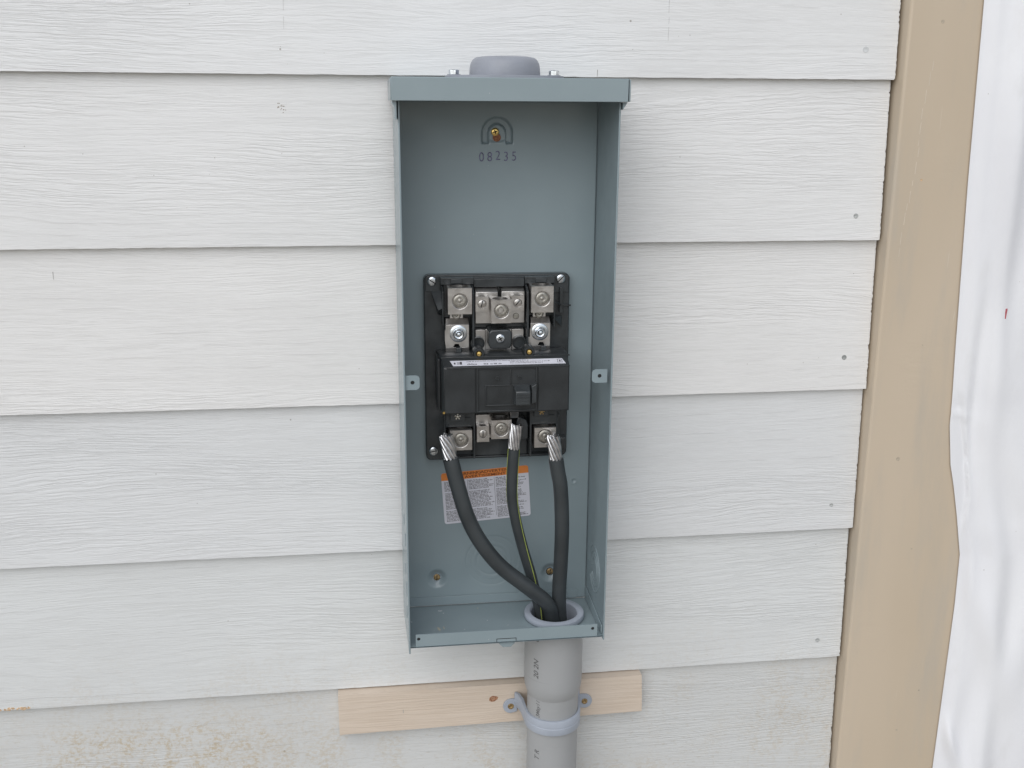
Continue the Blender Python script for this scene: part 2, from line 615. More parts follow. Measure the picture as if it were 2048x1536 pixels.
# ------------------------------------------------------------------ siding wall
R = 177.7
wall = thing("siding_wall", "off-white wood-grain lap siding wall behind the grey electrical box", "wall", (-900, 10, -1500))
obj("sheathing", MB().box(-2600, 140, 26, 38, -1560, 1100), M_SHEATH, wall)
obj("foundation", MB().box(-2600, 140, 14, 200, -1800, -1560), M_CONC, wall)
TINT_FALLOFF = {-1: (0.80, 0.80, 0.795), 0: (0.80, 0.80, 0.795), 1: (0.80, 0.795, 0.785), 2: (0.80, 0.79, 0.775),
        3: (0.725, 0.73, 0.73), 4: (0.705, 0.715, 0.71), 5: (0.635, 0.64, 0.63)}  # board tints; lower boards also darkened to paint in the light falloff
nails = {0: (-37.6, 31.8), 1: (-31.9, -149.8), 2: (-30.5, -316.2), 3: (-30.1, -502.8), 4: (-32.6, -686.4)}
for i in range(-5, 9):
    zb = -R * i + (0, 0.4, 0.0, -0.6, 0.3)[i % 5]
    H = 210.0
    poly = []
    x = -2500.0
    r = random.Random(100 + i)
    poly.append((x, zb))
    x = -1200.0
    ph = r.random() * 6
    while x < -1:
        poly.append((x, zb + r.uniform(-0.22, 0.22) + 0.3 * math.sin(x * 0.004 + ph)))
        x += r.uniform(5, 14)
    xe = r.uniform(-1.2, 0.2)
    poly.append((xe - 0.8, zb + 0.1))
    z = zb + 0.6
    lean = r.uniform(-0.004, 0.004)
    while z < zb + H - 2:
        poly.append((xe + lean * (z - zb) + (r.random() ** 3) * r.choice([-1.3, 0.6, 0.3]), z))
        z += r.uniform(0.8, 3.0)
    poly.append((xe, zb + H))
    poly.append((-2500, zb + H))
    n = len(poly)
    yf = lambda z: (z - zb) / R * 8.4
    vs = [(px, yf(pz), pz) for px, pz in poly] + [(px, yf(pz) + 8, pz) for px, pz in poly]
    fs = [tuple(range(n)), tuple(range(2 * n - 1, n - 1, -1))] + [((k + 1) % n, k, n + k, n + (k + 1) % n) for k in range(n)]
    p = obj("plank", (vs, fs), M_SIDE, wall, smooth=0, recalc=False)
    p.color = TINT_FALLOFF.get(i, (0.74, 0.75, 0.75)) + (1,)
    if i in nails:
        nx_, nz_ = nails[i]
        y = yf(nz_)
        nail_r = (3.4, 2.9, 3.0, 2.5, 2.9)[i]
        m = MB().lathe((nx_, y + 0.4, nz_), (0, -1, 0.05), [(k_ * nail_r, d_) for k_, d_ in ((1, 0), (1, 0.6), (0.82, 0.8), (0.5, 0.5))], 20)
        obj("nail", m, (M_NAILP, M_NAILG, M_NAIL, M_NAILG, M_NAILG)[i], p)
    if i == 0:
        for (x0, z0, z1) in ((-338.6, 0.5, 7.5), (-261.6, 38, 52), (-261.4, 55, 62), (-261.7, 66, 86), (-664.8, 44, 56), (-664.2, 62, 84)):
            wd = 0.55 if x0 < -300 and z1 < 10 else 0.13
            obj("crack", MB().hexa([(x0, yf(z0) - 0.25, z0), (x0 + wd, yf(z0) - 0.25, z0), (x0 + wd + 0.3, yf(z1) - 0.25, z1), (x0 + 0.3, yf(z1) - 0.25, z1)],
                                   [(x0, yf(z0) + 0.5, z0), (x0 + wd, yf(z0) + 0.5, z0), (x0 + wd + 0.3, yf(z1) + 0.5, z1), (x0 + 0.3, yf(z1) + 0.5, z1)]), M_CRACK, p)
    if i == 1:
        sm = MB()
        rr = random.Random(4)
        for _ in range(16):
            sx, sz = -672 + rr.gauss(0, 2.8), -33.5 + rr.gauss(0, 3.2)
            sm.lathe((sx, yf(sz) + 0.2, sz), (0, -1, 0.05), [(rr.uniform(0.3, 0.8), 0), (rr.uniform(0.2, 0.5), 0.4)], 7)
        obj("mud_splatter", sm, simple("mud", (0.22, 0.16, 0.10), 0.9), p, kind="stuff")
    if i == 2:
        obj("crack", MB().box(-915.6, -915.1, yf(-206) - 0.25, yf(-206) + 0.6, -210.3, -202), M_CRACK, p)
    if i == 4:
        sm = MB()
        rr = random.Random(5)
        for k in range(26):
            sx = -1024 + 34 * rr.random() ** 0.7
            sm.lathe((sx, yf(zb + 1.5) + 0.2, zb + rr.uniform(0.6, 2.6)), (0, -1, 0.05), [(rr.uniform(0.8, 2.0), 0), (rr.uniform(0.3, 1.2), 0.5)], 8)
        obj("orange_stain", sm, M_CAULK, p, kind="stuff")

# ------------------------------------------------------------------ corner trim board
trim = thing("trim_board", "tan painted vertical corner trim board between the siding ends and the white sheeting", "trim board", (72, 0, -1560))
obj("board", MB().box(2.2, 142, -14, 26, -1560, 1100), M_TRIM, trim, bevel=3.2, seg=4)
m = MB()
rr = random.Random(9)
zz = 20.0
while zz > -190:
    ln = rr.uniform(5, 16)
    xx = 33 + (20 - zz) * -0.075 + 1.5 * math.sin(zz * 0.05) + rr.uniform(-0.8, 0.8)
    m.hexa([(xx, -14.12, zz - ln), (xx + 0.55, -14.12, zz - ln), (xx + 0.95, -14.12, zz), (xx + 0.45, -14.12, zz)],
           [(xx, -13.9, zz - ln), (xx + 0.55, -13.9, zz - ln), (xx + 0.95, -13.9, zz), (xx + 0.45, -13.9, zz)])
    zz -= ln + rr.uniform(0, 9)
obj("paint_scratch", m, simple("scratch_paint", (0.66, 0.58, 0.48), 0.5), trim)

M_DIMP = simple("filled_nail_dimple", (0.46, 0.39, 0.30), 0.6, nscale=500, namp=0.2)
for (x, z, rad_, mt) in ((40.7, 61.1, 2.2, M_DIMP), (35.0, -108.5, 1.5, M_CAULK), (42.3, -440.8, 2.8, M_DIMP), (73.0, -560.0, 1.2, M_DIMP), (80.3, -816.0, 1.6, M_DIMP), (58, -300, 0.9, M_DIMP)):
    obj("nail_mark", MB().lathe((x, -13.8, z), (0, -1, 0), [(rad_, 0), (rad_ * 0.9, 0.35), (rad_ * 0.5, 0.3)], 14), mt, trim)

# ------------------------------------------------------------------ white sheeting
tarp = thing("plastic_sheet", "loose white plastic sheeting hanging over the right side of the tan trim board", "plastic sheet", (250, -30, -1560))
EL = [(1000, 55), (400, 72), (82, 84.5), (-108, 90.0), (-300, 98.5), (-366, 102), (-400, 103), (-450, 110), (-480, 118), (-520, 127), (-548, 132.5), (-570, 137),
      (-640, 138.5), (-700, 138), (-790, 137), (-874, 136), (-1100, 132), (-1560, 126)]
CW = [(1000, 0), (-340, 0), (-400, 14), (-440, 20), (-490, 15), (-530, 5), (-552, 0), (-1560, 0)]   # width of the tucked strip


def interp(T, z):
    for (z0, x0), (z1, x1) in zip(T, T[1:]):
        if z <= z0 and z >= z1:
            return x0 + (x1 - x0) * (z0 - z) / (z0 - z1)
    return T[-1][1]


def sm(a, b, x):
    t = max(0, min(1, (x - a) / (b - a)))
    return t * t * (3 - 2 * t)


def fold(u, z):
    """how far the sheet stands off, u = distance from its edge"""
    cw = interp(CW, z)
    k = sm(2, 9, cw)
    h = 5.0 * sm(0, 18, u) * (1 - k) + k * (5.2 * sm(cw, cw + 2.2 + 8 * (1 - sm(-360, -440, z)), u) - 0.8 * sm(0, cw + 0.01, u))
    e = sm(1, 14, u)
    c1 = 52 + 8 * math.sin(z * 0.0035) + (z + 400) * -0.012
    h += e * 13 * math.exp(-((u - c1) / 17) ** 2) * (0.75 + 0.35 * math.sin(z * 0.005 + 1))
    c2 = 26 + 0.03 * (z + 500)
    h -= e * 6.5 * math.exp(-((u - c2) / 10) ** 2) * sm(-620, -330, z) * (1 - sm(-300, -60, z) * 0.7)
    h += 16 * sm(60, 150, u) * (0.6 + 0.4 * math.sin(u * 0.045 + z * 0.0022))
    # diagonal crease low down
    dd = (u - 6) * 0.86 + (z + 815) * 0.42
    h += e * 7 * math.exp(-(dd / 9) ** 2) * sm(-720, -800, z) * math.exp(-(u / 45) ** 2)
    dd = (u - 30) * 0.8 + (z + 640) * 0.33
    h += e * 6 * math.exp(-(dd / 16) ** 2) * math.exp(-((z + 680) / 120) ** 2)
    h += 1.6 * math.sin(u * 0.09 + math.sin(z * 0.013) * 2.0) * sm(10, 40, u) + 1.2 * math.sin(z * 0.021 + u * 0.05) * sm(5, 60, u)
    # small horizontal wrinkle
    h += 2.2 * math.exp(-((z + 384 + u * 0.25) / 3.0) ** 2) * math.exp(-((u - 12) / 9) ** 2)
    return h


zs = sorted(set([1000 - 40 * k for k in range(16)] + [400 - 5 * k for k in range(280)] + [-1000 - 28 * k for k in range(21)]), reverse=True)
us = [0, 1, 2.5, 4, 5.5, 7, 8.5, 10, 11.5, 13, 14.5, 16, 17.5, 19, 20.5, 22, 24, 26, 28, 32, 36, 40, 45, 50, 55, 60, 66, 72, 78, 85, 92, 100, 110, 120, 132, 145, 160, 180, 205, 235, 270, 320, 380, 460]
m = MB()
for z in zs:
    for u in us:
        m.v.append((interp(EL, z) + u, -16.0 - fold(u, z), z))
for a in range(len(zs) - 1):
    for b_ in range(len(us) - 1):
        k = a * len(us) + b_
        m.f.append((k, k + len(us), k + len(us) + 1, k + 1))
o = obj("sheet", m, M_TARP, tarp, smooth=60)
sol = o.modifiers.new("thickness", 'SOLIDIFY'); sol.thickness = 0.0006
u_ = 150 - interp(EL, -261)
obj("red_mark", MB().hexa([(149.0, -16.6 - fold(u_, -268), -268), (151.5, -16.6 - fold(u_, -268), -268), (152.5, -16.6 - fold(u_, -256), -256), (150, -16.6 - fold(u_, -256), -256)],
                          [(149.0, -15.8 - fold(u_, -268), -268), (151.5, -15.8 - fold(u_, -268), -268), (152.5, -15.8 - fold(u_, -256), -256), (150, -15.8 - fold(u_, -256), -256)]), M_RED, tarp)

# ------------------------------------------------------------------ enclosure
BX0, BX1 = -554.0, -337.0
YB, YF = -8.0, -104.0
ZT, ZB = -4.5, -604.0
box = thing("electrical_enclosure", "open grey steel electrical enclosure mounted on the siding with its cover removed", "electrical box", (-446, -3, -606))

# back panel with pressed shapes
step = 1.2
X = np.arange(BX0 + 1, BX1 - 0.5, step)
Z = np.arange(ZB + 1, ZT - 1, step)
XX, ZZ = np.meshgrid(X, Z)
D = np.zeros_like(XX)


def sstep(a, b, x):
    t = np.clip((x - a) / (b - a), 0, 1)
    return t * t * (3 - 2 * t)


for cx, cz in ((-516.8, -569.0), (-381.3, -568.9)):
    r = np.hypot(XX - cx, ZZ - cz)
    D += 4.6 * (1 - sstep(4.2, 13.0, r))
# inverted U groove round the top mounting hole
cx, cz = -446.6, -58.5
ang_r = np.where(ZZ > cz, np.hypot(XX - cx, ZZ - cz), np.abs(XX - cx))
gro = (1 - sstep(2.6, 4.2, np.abs(ang_r - 12.8))) * (ZZ > -69.5)
gro = gro * sstep(-70.5, -68.0, ZZ)
D += 5.0 * gro
inner = (1 - sstep(9.0, 10.8, ang_r)) * sstep(-68.5, -66.5, ZZ - 0.02 * (XX - cx) ** 2)
D += 1.6 * inner
# concentric knockout rings
r = np.hypot(XX + 451.6, ZZ + 549.5)
for rr_, dd_ in ((30.5, 0.7), (27.5, 0.5), (24.5, 0.5), (18, 0.7)):
    D += dd_ * np.exp(-((r - rr_) / 0.9) ** 2)
D += 0.25 * (1 - sstep(17, 30, r))
r = np.hypot(XX + 355.4, ZZ + 453.8)
D += 1.2 * (1 - sstep(1.2, 2.8, r)) - 0.5 * np.exp(-((r - 3.2) / 0.8) ** 2)
D += 0.25 * np.sin(XX * 0.03) * np.sin(ZZ * 0.014)
nzr, nxr = XX.shape
V = np.stack([XX.ravel(), (YB + D).ravel(), ZZ.ravel()], 1)
idx = np.arange(nzr * nxr).reshape(nzr, nxr)
F = np.stack([idx[:-1, :-1].ravel(), idx[:-1, 1:].ravel(), idx[1:, 1:].ravel(), idx[1:, :-1].ravel()], 1)
back = obj("back_panel", (V, F.tolist()), M_BOX, box, smooth=60, recalc=False)
sol = back.modifiers.new("thickness", 'SOLIDIFY'); sol.thickness = 0.0012; sol.offset = -1
# side panels
t = 1.7
obj("side_panel", MB().hexa([(BX0, YF, -612), (BX0 + t, YF, -612), (BX0 + t, YF, -6), (BX0, YF, -6)],
                            [(BX0 - 2.4, -3, -612), (BX0 + t - 0.6, -3, -612), (BX0 + t - 0.6, -3, -6), (BX0 - 2.4, -3, -6)]), M_BOX, box, bevel=0.4)
rs = obj("side_panel", MB().box(BX1 - 0.6, BX1 + t - 0.6, YF, -3, -609, -6), M_BOX, box, bevel=0.4)
# bend line strip inside the right corner and along the floor
obj("floor_flange", MB().box(BX0 + 2, BX1 - 12, YB - 1.4, YB - 0.3, ZB + 1, ZB + 12), M_BOX, box, bevel=0.3)
obj("floor_flange", MB().hexa([(BX1 - 2.2, YF + 4, ZB + 1.2), (BX1 - 0.9, YF + 4, ZB + 1.2), (BX1 - 0.9, YF + 4, ZB + 11), (BX1 - 2.2, YF + 4, ZB + 11)],
                              [(BX1 - 2.2, YB - 2, ZB + 1.2), (BX1 - 0.9, YB - 2, ZB + 1.2), (BX1 - 0.9, YB - 2, ZB + 16), (BX1 - 2.2, YB - 2, ZB + 16)]), M_BOX, box, bevel=0.3)
# knockout rings pressed into the right side
for (ky, kz, r0) in ((-52, -546, 27), (-52, -546, 20), (-52, -546, 13)):
    m = MB()
    n = 48
    pts = [(BX1 - 0.75, ky + r0 * math.cos(a), kz + r0 * math.sin(a)) for a in [2 * math.pi * k / n for k in range(int(n * 0.92))]]
    m.tube(pts, 0.5, 6, up=(1, 0, 0))
    obj("knockout", m, M_BOX, rs)
# knockout slots outside left
ls = [o for o in box.children if o.name.startswith('side_panel')][0]
for (y, z0, z1) in ((-58, -478, -466), (-80, -494, -480), (-72, -530, -518), (-84, -552, -535), (-80, -580, -566)):
    xs = BX0 - (y + 104) / 101 * 2.4
    obj("knockout", MB().box(xs - 0.5, xs + 0.4, y - 1.2, y + 1.2, z0, z1), M_BOX, ls)
# floor with a hole for the conduit
HC = (-384.0, -51.0)
m = MB()
m.holed((0, 0, ZB), (1, 0, 0), (0, -1, 0), (BX0 + t, BX1 - 0.6, 8, 103), (HC[0], -HC[1]), 31.5, 1.6, (0, 0, 1), 40, floor=False)
m.holed((0, 0, ZB - 1.6), (1, 0, 0), (0, -1, 0), (BX0 + t, BX1 - 0.6, 8, 103), (HC[0], -HC[1]), 31.5, 0.1, (0, 0, 1), 40, floor=False)
obj("floor_panel", m, M_BOX, box, recalc=False)
fl = [o for o in box.children if o.name.startswith('floor_panel')][0]
M_SCUFF = simple("white_scuff", (0.55, 0.57, 0.58), 0.6, nscale=600, namp=0.2)
M_CHIP = simple("tan_dust", (0.42, 0.41, 0.33), 0.8, nscale=600, namp=0.3)
rs2 = random.Random(31)
def scuff(x, y, l, wd, a, mt):
    q = []
    for k in range(9):
        t_ = 2 * math.pi * k / 9
        rr_ = rs2.uniform(0.75, 1.1)
        px_, py_ = l * math.cos(t_) * rr_, wd * math.sin(t_) * rr_
        q.append((x + px_ * math.cos(a) - py_ * math.sin(a), y + px_ * math.sin(a) + py_ * math.cos(a), ZB + 0.12))
    obj("scuff", (q, [tuple(range(9))]), mt, fl, smooth=0)
for a_ in ((-514.6, -22, 3.6, 1.6, 0.05, M_SCUFF), (-511, -28, 1.2, 0.9, 0.6, M_SCUFF), (-470, -20, 1.1, 1.2, 0.2, M_CHIP), (-518.7, -66, 1.5, 5.0, 0.3, M_CHIP),
           (-513, -64, 0.8, 4.0, 0.1, M_CHIP), (-549, -45, 1.0, 1.4, 0.8, M_SCUFF), (-462, -52, 1.1, 0.5, 1.0, M_SCUFF), (-490, -70, 0.9, 0.6, 0, M_SCUFF), (-440, -66, 0.8, 0.5, 0, M_SCUFF)):
    scuff(*a_)
# front lip with holes and slot
lip = MB()
LX0, LX1, LZ0, LZ1 = -546.5, -344.0, -604.6, -590.0
ly = YF + 1.5
def lip_piece(x0, x1, z0, z1, hole=None):
    if hole:
        lip.holed((0, ly, 0), (1, 0, 0), (0, 0, 1), (x0, x1, z0, z1), hole, 1.9, 1.4, (0, -1, 0), 20, floor=False)
    else:
        lip.add([(x0, ly, z0), (x1, ly, z0), (x1, ly, z1), (x0, ly, z1)], [(0, 1, 2, 3)])
lip_piece(LX0, -538, LZ0, LZ1, (-543.3, -595.3))
lip_piece(-538, -354, LZ0, LZ1)
lip_piece(-354, LX1, LZ0, LZ1, (-349.2, -595.0))
lip.add([(LX0, ly, LZ0), (LX1, ly, LZ0), (LX1, ly + 1.5, LZ0), (LX0, ly + 1.5, LZ0)], [(3, 2, 1, 0)])
lip.add([(LX0, ly, LZ1), (LX1, ly, LZ1), (LX1, ly + 1.3, LZ1), (LX0, ly + 1.3, LZ1)], [(0, 1, 2, 3)])
lip.add([(LX0, ly, LZ0), (LX0, ly, LZ1), (LX0, ly + 1.3, LZ1), (LX0, ly + 1.3, LZ0)], [(0, 1, 2, 3)])
lip.add([(LX1, ly, LZ0), (LX1, ly, LZ1), (LX1, ly + 1.3, LZ1), (LX1, ly + 1.3, LZ0)], [(3, 2, 1, 0)])
lip.add([(LX0, ly + 1.3, LZ0), (LX1, ly + 1.3, LZ0), (LX1, ly + 1.3, LZ1), (LX0, ly + 1.3, LZ1)], [(3, 2, 1, 0)])
o = obj("front_lip", lip, M_BOX, box, recalc=False)
for cx in (-543.3, -349.2):
    obj("hole", MB().cyl((cx, ly + 0.9, -595.2), (0, 1, 0), 2.1, 0.3, 16), M_DARKHOLE, o)
# hasp tab under the lip
hasp = MB().prism([(-457.5, -600.5), (-454, -608.5), (-450, -612.5), (-441, -612.5), (-437, -608.5), (-435.5, -600.5)], ly + 2.0, ly + 3.2)
obj("hasp_tab", hasp, M_BOX, box, bevel=0.4)
obj("slot", MB().box(-457.5, -435.5, ly - 0.05, ly + 0.2, -601.2, -600.4), M_DARKHOLE, o)
obj("slot", MB().box(-457.6, -456.9, ly - 0.05, ly + 0.2, -604.6, -600.6), M_DARKHOLE, o)
obj("slot", MB().box(-436.0, -435.3, ly - 0.05, ly + 0.2, -604.6, -600.6), M_DARKHOLE, o)
# cover tabs, each with a screw hole
def tab(x0, x1, z0, z1, hx, hz, left):
    m = MB()
    m.holed((0, -101, 0), (1, 0, 0), (0, 0, 1), (x0, x1, z0 + 3.2, z1 - 3.2), (hx, hz), 2.1, 1.3, (0, -1, 0), 20, floor=False)
    xi, xo = (x1, x0) if left else (x0, x1)
    s = -1 if left else 1
    for (za, zb_, top) in ((z0 + 3.2, z0, False), (z1 - 3.2, z1, True)):
        q = [(xo, za), (xi, za), (xi + s * 1.0, zb_ + (1.2 if not top else -1.2)), (xi + s * 3.5, zb_), (xo, zb_)]
        m.prism(q, -101, -99.7)
    m.box(x0, x1, -99.8, -99.7, z0 + 3.2, z1 - 3.2)
    tb = obj("cover_tab", m, M_BOX, box)
    obj("hole", MB().cyl((hx, -99.9, hz), (0, 1, 0), 2.3, 0.3, 16), M_DARKHOLE, tb)
tab(-552.3, -537.5, -313.0, -297.7, -544.7, -305.3, True)
tab(-357.2, -341.0, -311.0, -296.6, -349.1, -303.6, False)
# rain hood
hood = obj("rain_hood", MB().box(-560.3, -331.8, -116, -114.6, -26.3, -4.6), M_BOX, box, bevel=0.5)
obj("hood_top", MB().box(-560.3, -331.0, -114.6, -2, -5.8, -4.4), M_BOX, box, bevel=0.3)
obj("hood_side", MB().box(-330.9, -329.4, -115.2, -2, -26.0, -5.2), M_BOX, box, bevel=0.4)
obj("hood_side", MB().box(-561.0, -559.6, -114.4, -2, -25.8, -6.0), M_BOX, box, bevel=0.4)
obj("hood_bracket", MB().prism([(-559.4, -28.5), (-557.2, -32), (-557.2, -43.5), (-555.4, -43.5), (-555.4, -26.4), (-559.4, -26.4)], -110, -60), M_BOX, box)
obj("hood_bracket", MB().prism([(-335.4, -26.4), (-335.4, -33.5), (-332, -28.2), (-331, -26.4)], -110, -60), M_BOX, box)
# hub closing cap on top
m = MB().lathe((-445.2, -58, -1.6), (0, 0, 1), [(35.4, 0), (35.6, 2.0), (35.2, 7), (34.4, 11.5), (32.4, 15.2), (29.5, 17.4), (24, 18.4), (10, 18.8)], 64)
hub = obj("hub_cap", m, M_HUB, box, smooth=50)
m = MB()
m.prism([(-505.3, 0), (-386, 0), (-386, 1.0), (-505.3, 1.0)], -78, -38)
pl = MB()
poly = []
for k in range(40):
    a = 2 * math.pi * k / 40
    poly.append((-445.6 + 59.6 * math.copysign(abs(math.cos(a)) ** 0.8, math.cos(a)), -58 + 40 * math.copysign(abs(math.sin(a)) ** 0.8, math.sin(a))))
n = 40
pl.add([(x, y, -4.2) for x, y in poly] + [(x, y, -1.6) for x, y in poly], [tuple(range(n - 1, -1, -1)), tuple(range(n, 2 * n))] + [(k, (k + 1) % n, n + (k + 1) % n, n + k) for k in range(n)])
obj("hub_plate", pl, M_HUB, box, bevel=0.3)
for cx in (-496.4, -395.3):
    b = obj("hub_bolt", MB().lathe((cx, -58, -2.4), (0, 0, 1), [(5.2, 0), (5.2, 6.0), (4.2, 6.8)], 6), M_ZINC, hub, smooth=20)
    obj("washer", MB().lathe((cx, -58, -1.8), (0, 0, 1), [(6.6, 0), (6.6, 1.4)], 24), M_HUB, hub)


def screw(parent, c, r, name="screw", mat=None, drive='slot', ang=0.0, proud=1.6, dirv=(0, -1, 0)):
    mat = mat or M_ZINC
    c = Vector(c)
    prof = [(r, 0), (r, proud * 0.55), (r * 0.93, proud * 0.8), (r * 0.55, proud * 0.97), (0.05, proud)]
    o = obj(name, MB().lathe(c, dirv, prof, 24, cap1=False), mat, parent, smooth=50)
    def bar(a, l, wd):
        ca, sa = math.cos(a), math.sin(a)
        y0, y1 = c.y - proud - 0.06, c.y - proud + 0.5
        q = [(-l, -wd), (l, -wd), (l, wd), (-l, wd)]
        pts = [(c.x + x * ca - z * sa, c.z + x * sa + z * ca) for x, z in q]
        return MB().prism(pts, y0, y1)
    if drive == 'slot':
        m = bar(ang, r * 0.86, r * 0.11)
        obj("slot", m, M_DARKHOLE, o) if o.parent and o.parent.parent is None else None
    elif drive == 'cross':
        m = bar(ang, r * 0.55, r * 0.13)
        m2 = bar(ang + math.pi / 2, r * 0.55, r * 0.13)
        m.add(m2.v, m2.f)
        obj("slot", m, M_DARKHOLE, o) if o.parent and o.parent.parent is None else None
    return o


# mounting screws
screw(box, (-448.8, -6.3, -57.2), 4.3, "mounting_screw", M_BRASS, 'cross', 0.3, 1.6)
obj("washer", MB().lathe((-447.0, -6.6, -63.0), (0, -1, 0), [(4.4, 0), (4.4, 0.6), (2.2, 0.7), (2.0, 0.2)], 20), M_RUST, box)
for cx, cz in ((-516.8, -569.0), (-381.3, -568.9)):
    screw(box, (cx, -4.0, cz), 4.0, "mounting_screw", M_RUSTY, 'slot', 1.5, 2.0)
    obj("washer", MB().lathe((cx, -3.8, cz), (0, -1, 0), [(5.0, 0), (5.0, 0.8)], 24), M_ZINC, box)

# date stamp
st = MB()
x = -466.5
for ch, dz in (("0", 0.0), ("8", 0.2), ("2", 1.6), ("3", 0.6), ("5", 0.8)):
    vs, fs = text2d(ch, 14.2, bold=-0.12, sx=0.86)
    st.add([(x + px, YB - 0.5, -88 + dz + pz) for px, pz in vs], fs)
    x += 8.75
obj("date_stamp", st, M_STAMP, box, smooth=0, recalc=False)

# warning label
ca, sa = math.cos(math.radians(3.6)), math.sin(math.radians(3.6))
LO = (-510.9, -438.2)
LW, LH = 101.2, 62.6


def lf(d):
    def fr(x, z):
        return (LO[0] + x * ca - z * sa, YB - d, LO[1] + x * sa + z * ca)
    return fr


def rrect(x0, x1, z0, z1, r, n=5):
    pts = []
    for cx, cz, a0 in ((x1 - r, z0 + r, -90), (x1 - r, z1 - r, 0), (x0 + r, z1 - r, 90), (x0 + r, z0 + r, 180)):
        for k in range(n + 1):
            a = math.radians(a0 + 90 * k / n)
            pts.append((cx + r * math.cos(a), cz + r * math.sin(a)))
    return pts


pts = rrect(0, LW, -LH, 0, 3)
f0, f1 = lf(0.75), lf(0.35)
n = len(pts)
lab = obj("warning_label", ([f0(*p) for p in pts] + [f1(*p) for p in pts], [tuple(range(n))] + [((k + 1) % n, k, n + k, n + (k + 1) % n) for k in range(n)]), M_PAPER, box, smooth=0,
          label="white warning sticker with an orange header behind the cables")
hp = [p for p in pts if p[1] > -9]
hp = [(LW, -9.2)] + [p for p in pts if p[1] > -4] + [(0, -9.2)]
f2 = lf(0.80)
obj("header_band", ([f2(*p) for p in hp], [tuple(range(len(hp)))]), M_ORANGE, lab, smooth=0, recalc=False)
tm = MB()
f3 = lf(0.86)
for s, x, z, sz in (("WARNING", 14.5, -4.4, 4.5), ("/", 40.0, -4.3, 4.5), ("ADVERTENCIA", 45.5, -4.3, 4.5), ("AVERTISSEMENT", 27.0, -8.5, 4.5)):
    vs, fs = text2d(s, sz, bold=0.09, sx=1.45)
    tm.add([f3(x + a, z + b_) for a, b_ in vs], fs)
obj("header_lettering", tm, M_INKB, lab, smooth=0, recalc=False)
tm = MB()
f3 = lf(0.82)
sd_ = 0
for (c0, c1) in ((3, 28), (31, 59.5), (62.5, 97.5)):
    z = -12.2
    for blk in (7, 12, 9):
        for k in range(blk):
            if z < -60:
                break
            greek(c0, c1, z, 1.35, tm, f3, sd_)
            sd_ += 1
            z -= 1.72
        z -= 1.5
for xx in (29.6, 60.7):
    tm.add([f3(xx, -58), f3(xx + 0.35, -58), f3(xx + 0.35, -10.5), f3(xx, -10.5)], [(0, 1, 2, 3)])
greek(85, 98, -60.5, 1.2, tm, f3, 999, False)
obj("fine_print", tm, M_INK, lab, smooth=0, recalc=False, kind="stuff")

# ------------------------------------------------------------------ breaker
brk = thing("circuit_breaker", "black main circuit breaker with bare metal lugs inside the grey enclosure", "circuit breaker", (-447, -10, -418))
PX0, PX1, PZ0, PZ1 = -527.8, -367.5, -417.5, -207.2
obj("base_plate", MB().prism(rrect(PX0, PX1, PZ0, PZ1, 6), -21, YB - 0.6), M_BLACK, brk, bevel=1.2)
# raised border rails and corner pads
obj("plate_rim", MB().box(-509, -385, -25, -21.1, -212, -209), M_BLACK, brk, bevel=0.5)
obj("corner_pad", MB().box(-526, -510, -22.4, -21.1, -225, -209), M_BLACK, brk, bevel=0.5)
obj("corner_pad", MB().box(-386, -369, -22.4, -21.1, -228, -209), M_BLACK, brk, bevel=0.5)
for cx, cz, a in ((-518.9, -213.6, -0.6), (-378.0, -213.1, 0.75), (-519.8, -406.1, 0.2)):
    screw(brk, (cx, -22.6, cz), 4.9, "screw", M_ZINC, 'slot', a, 1.3)


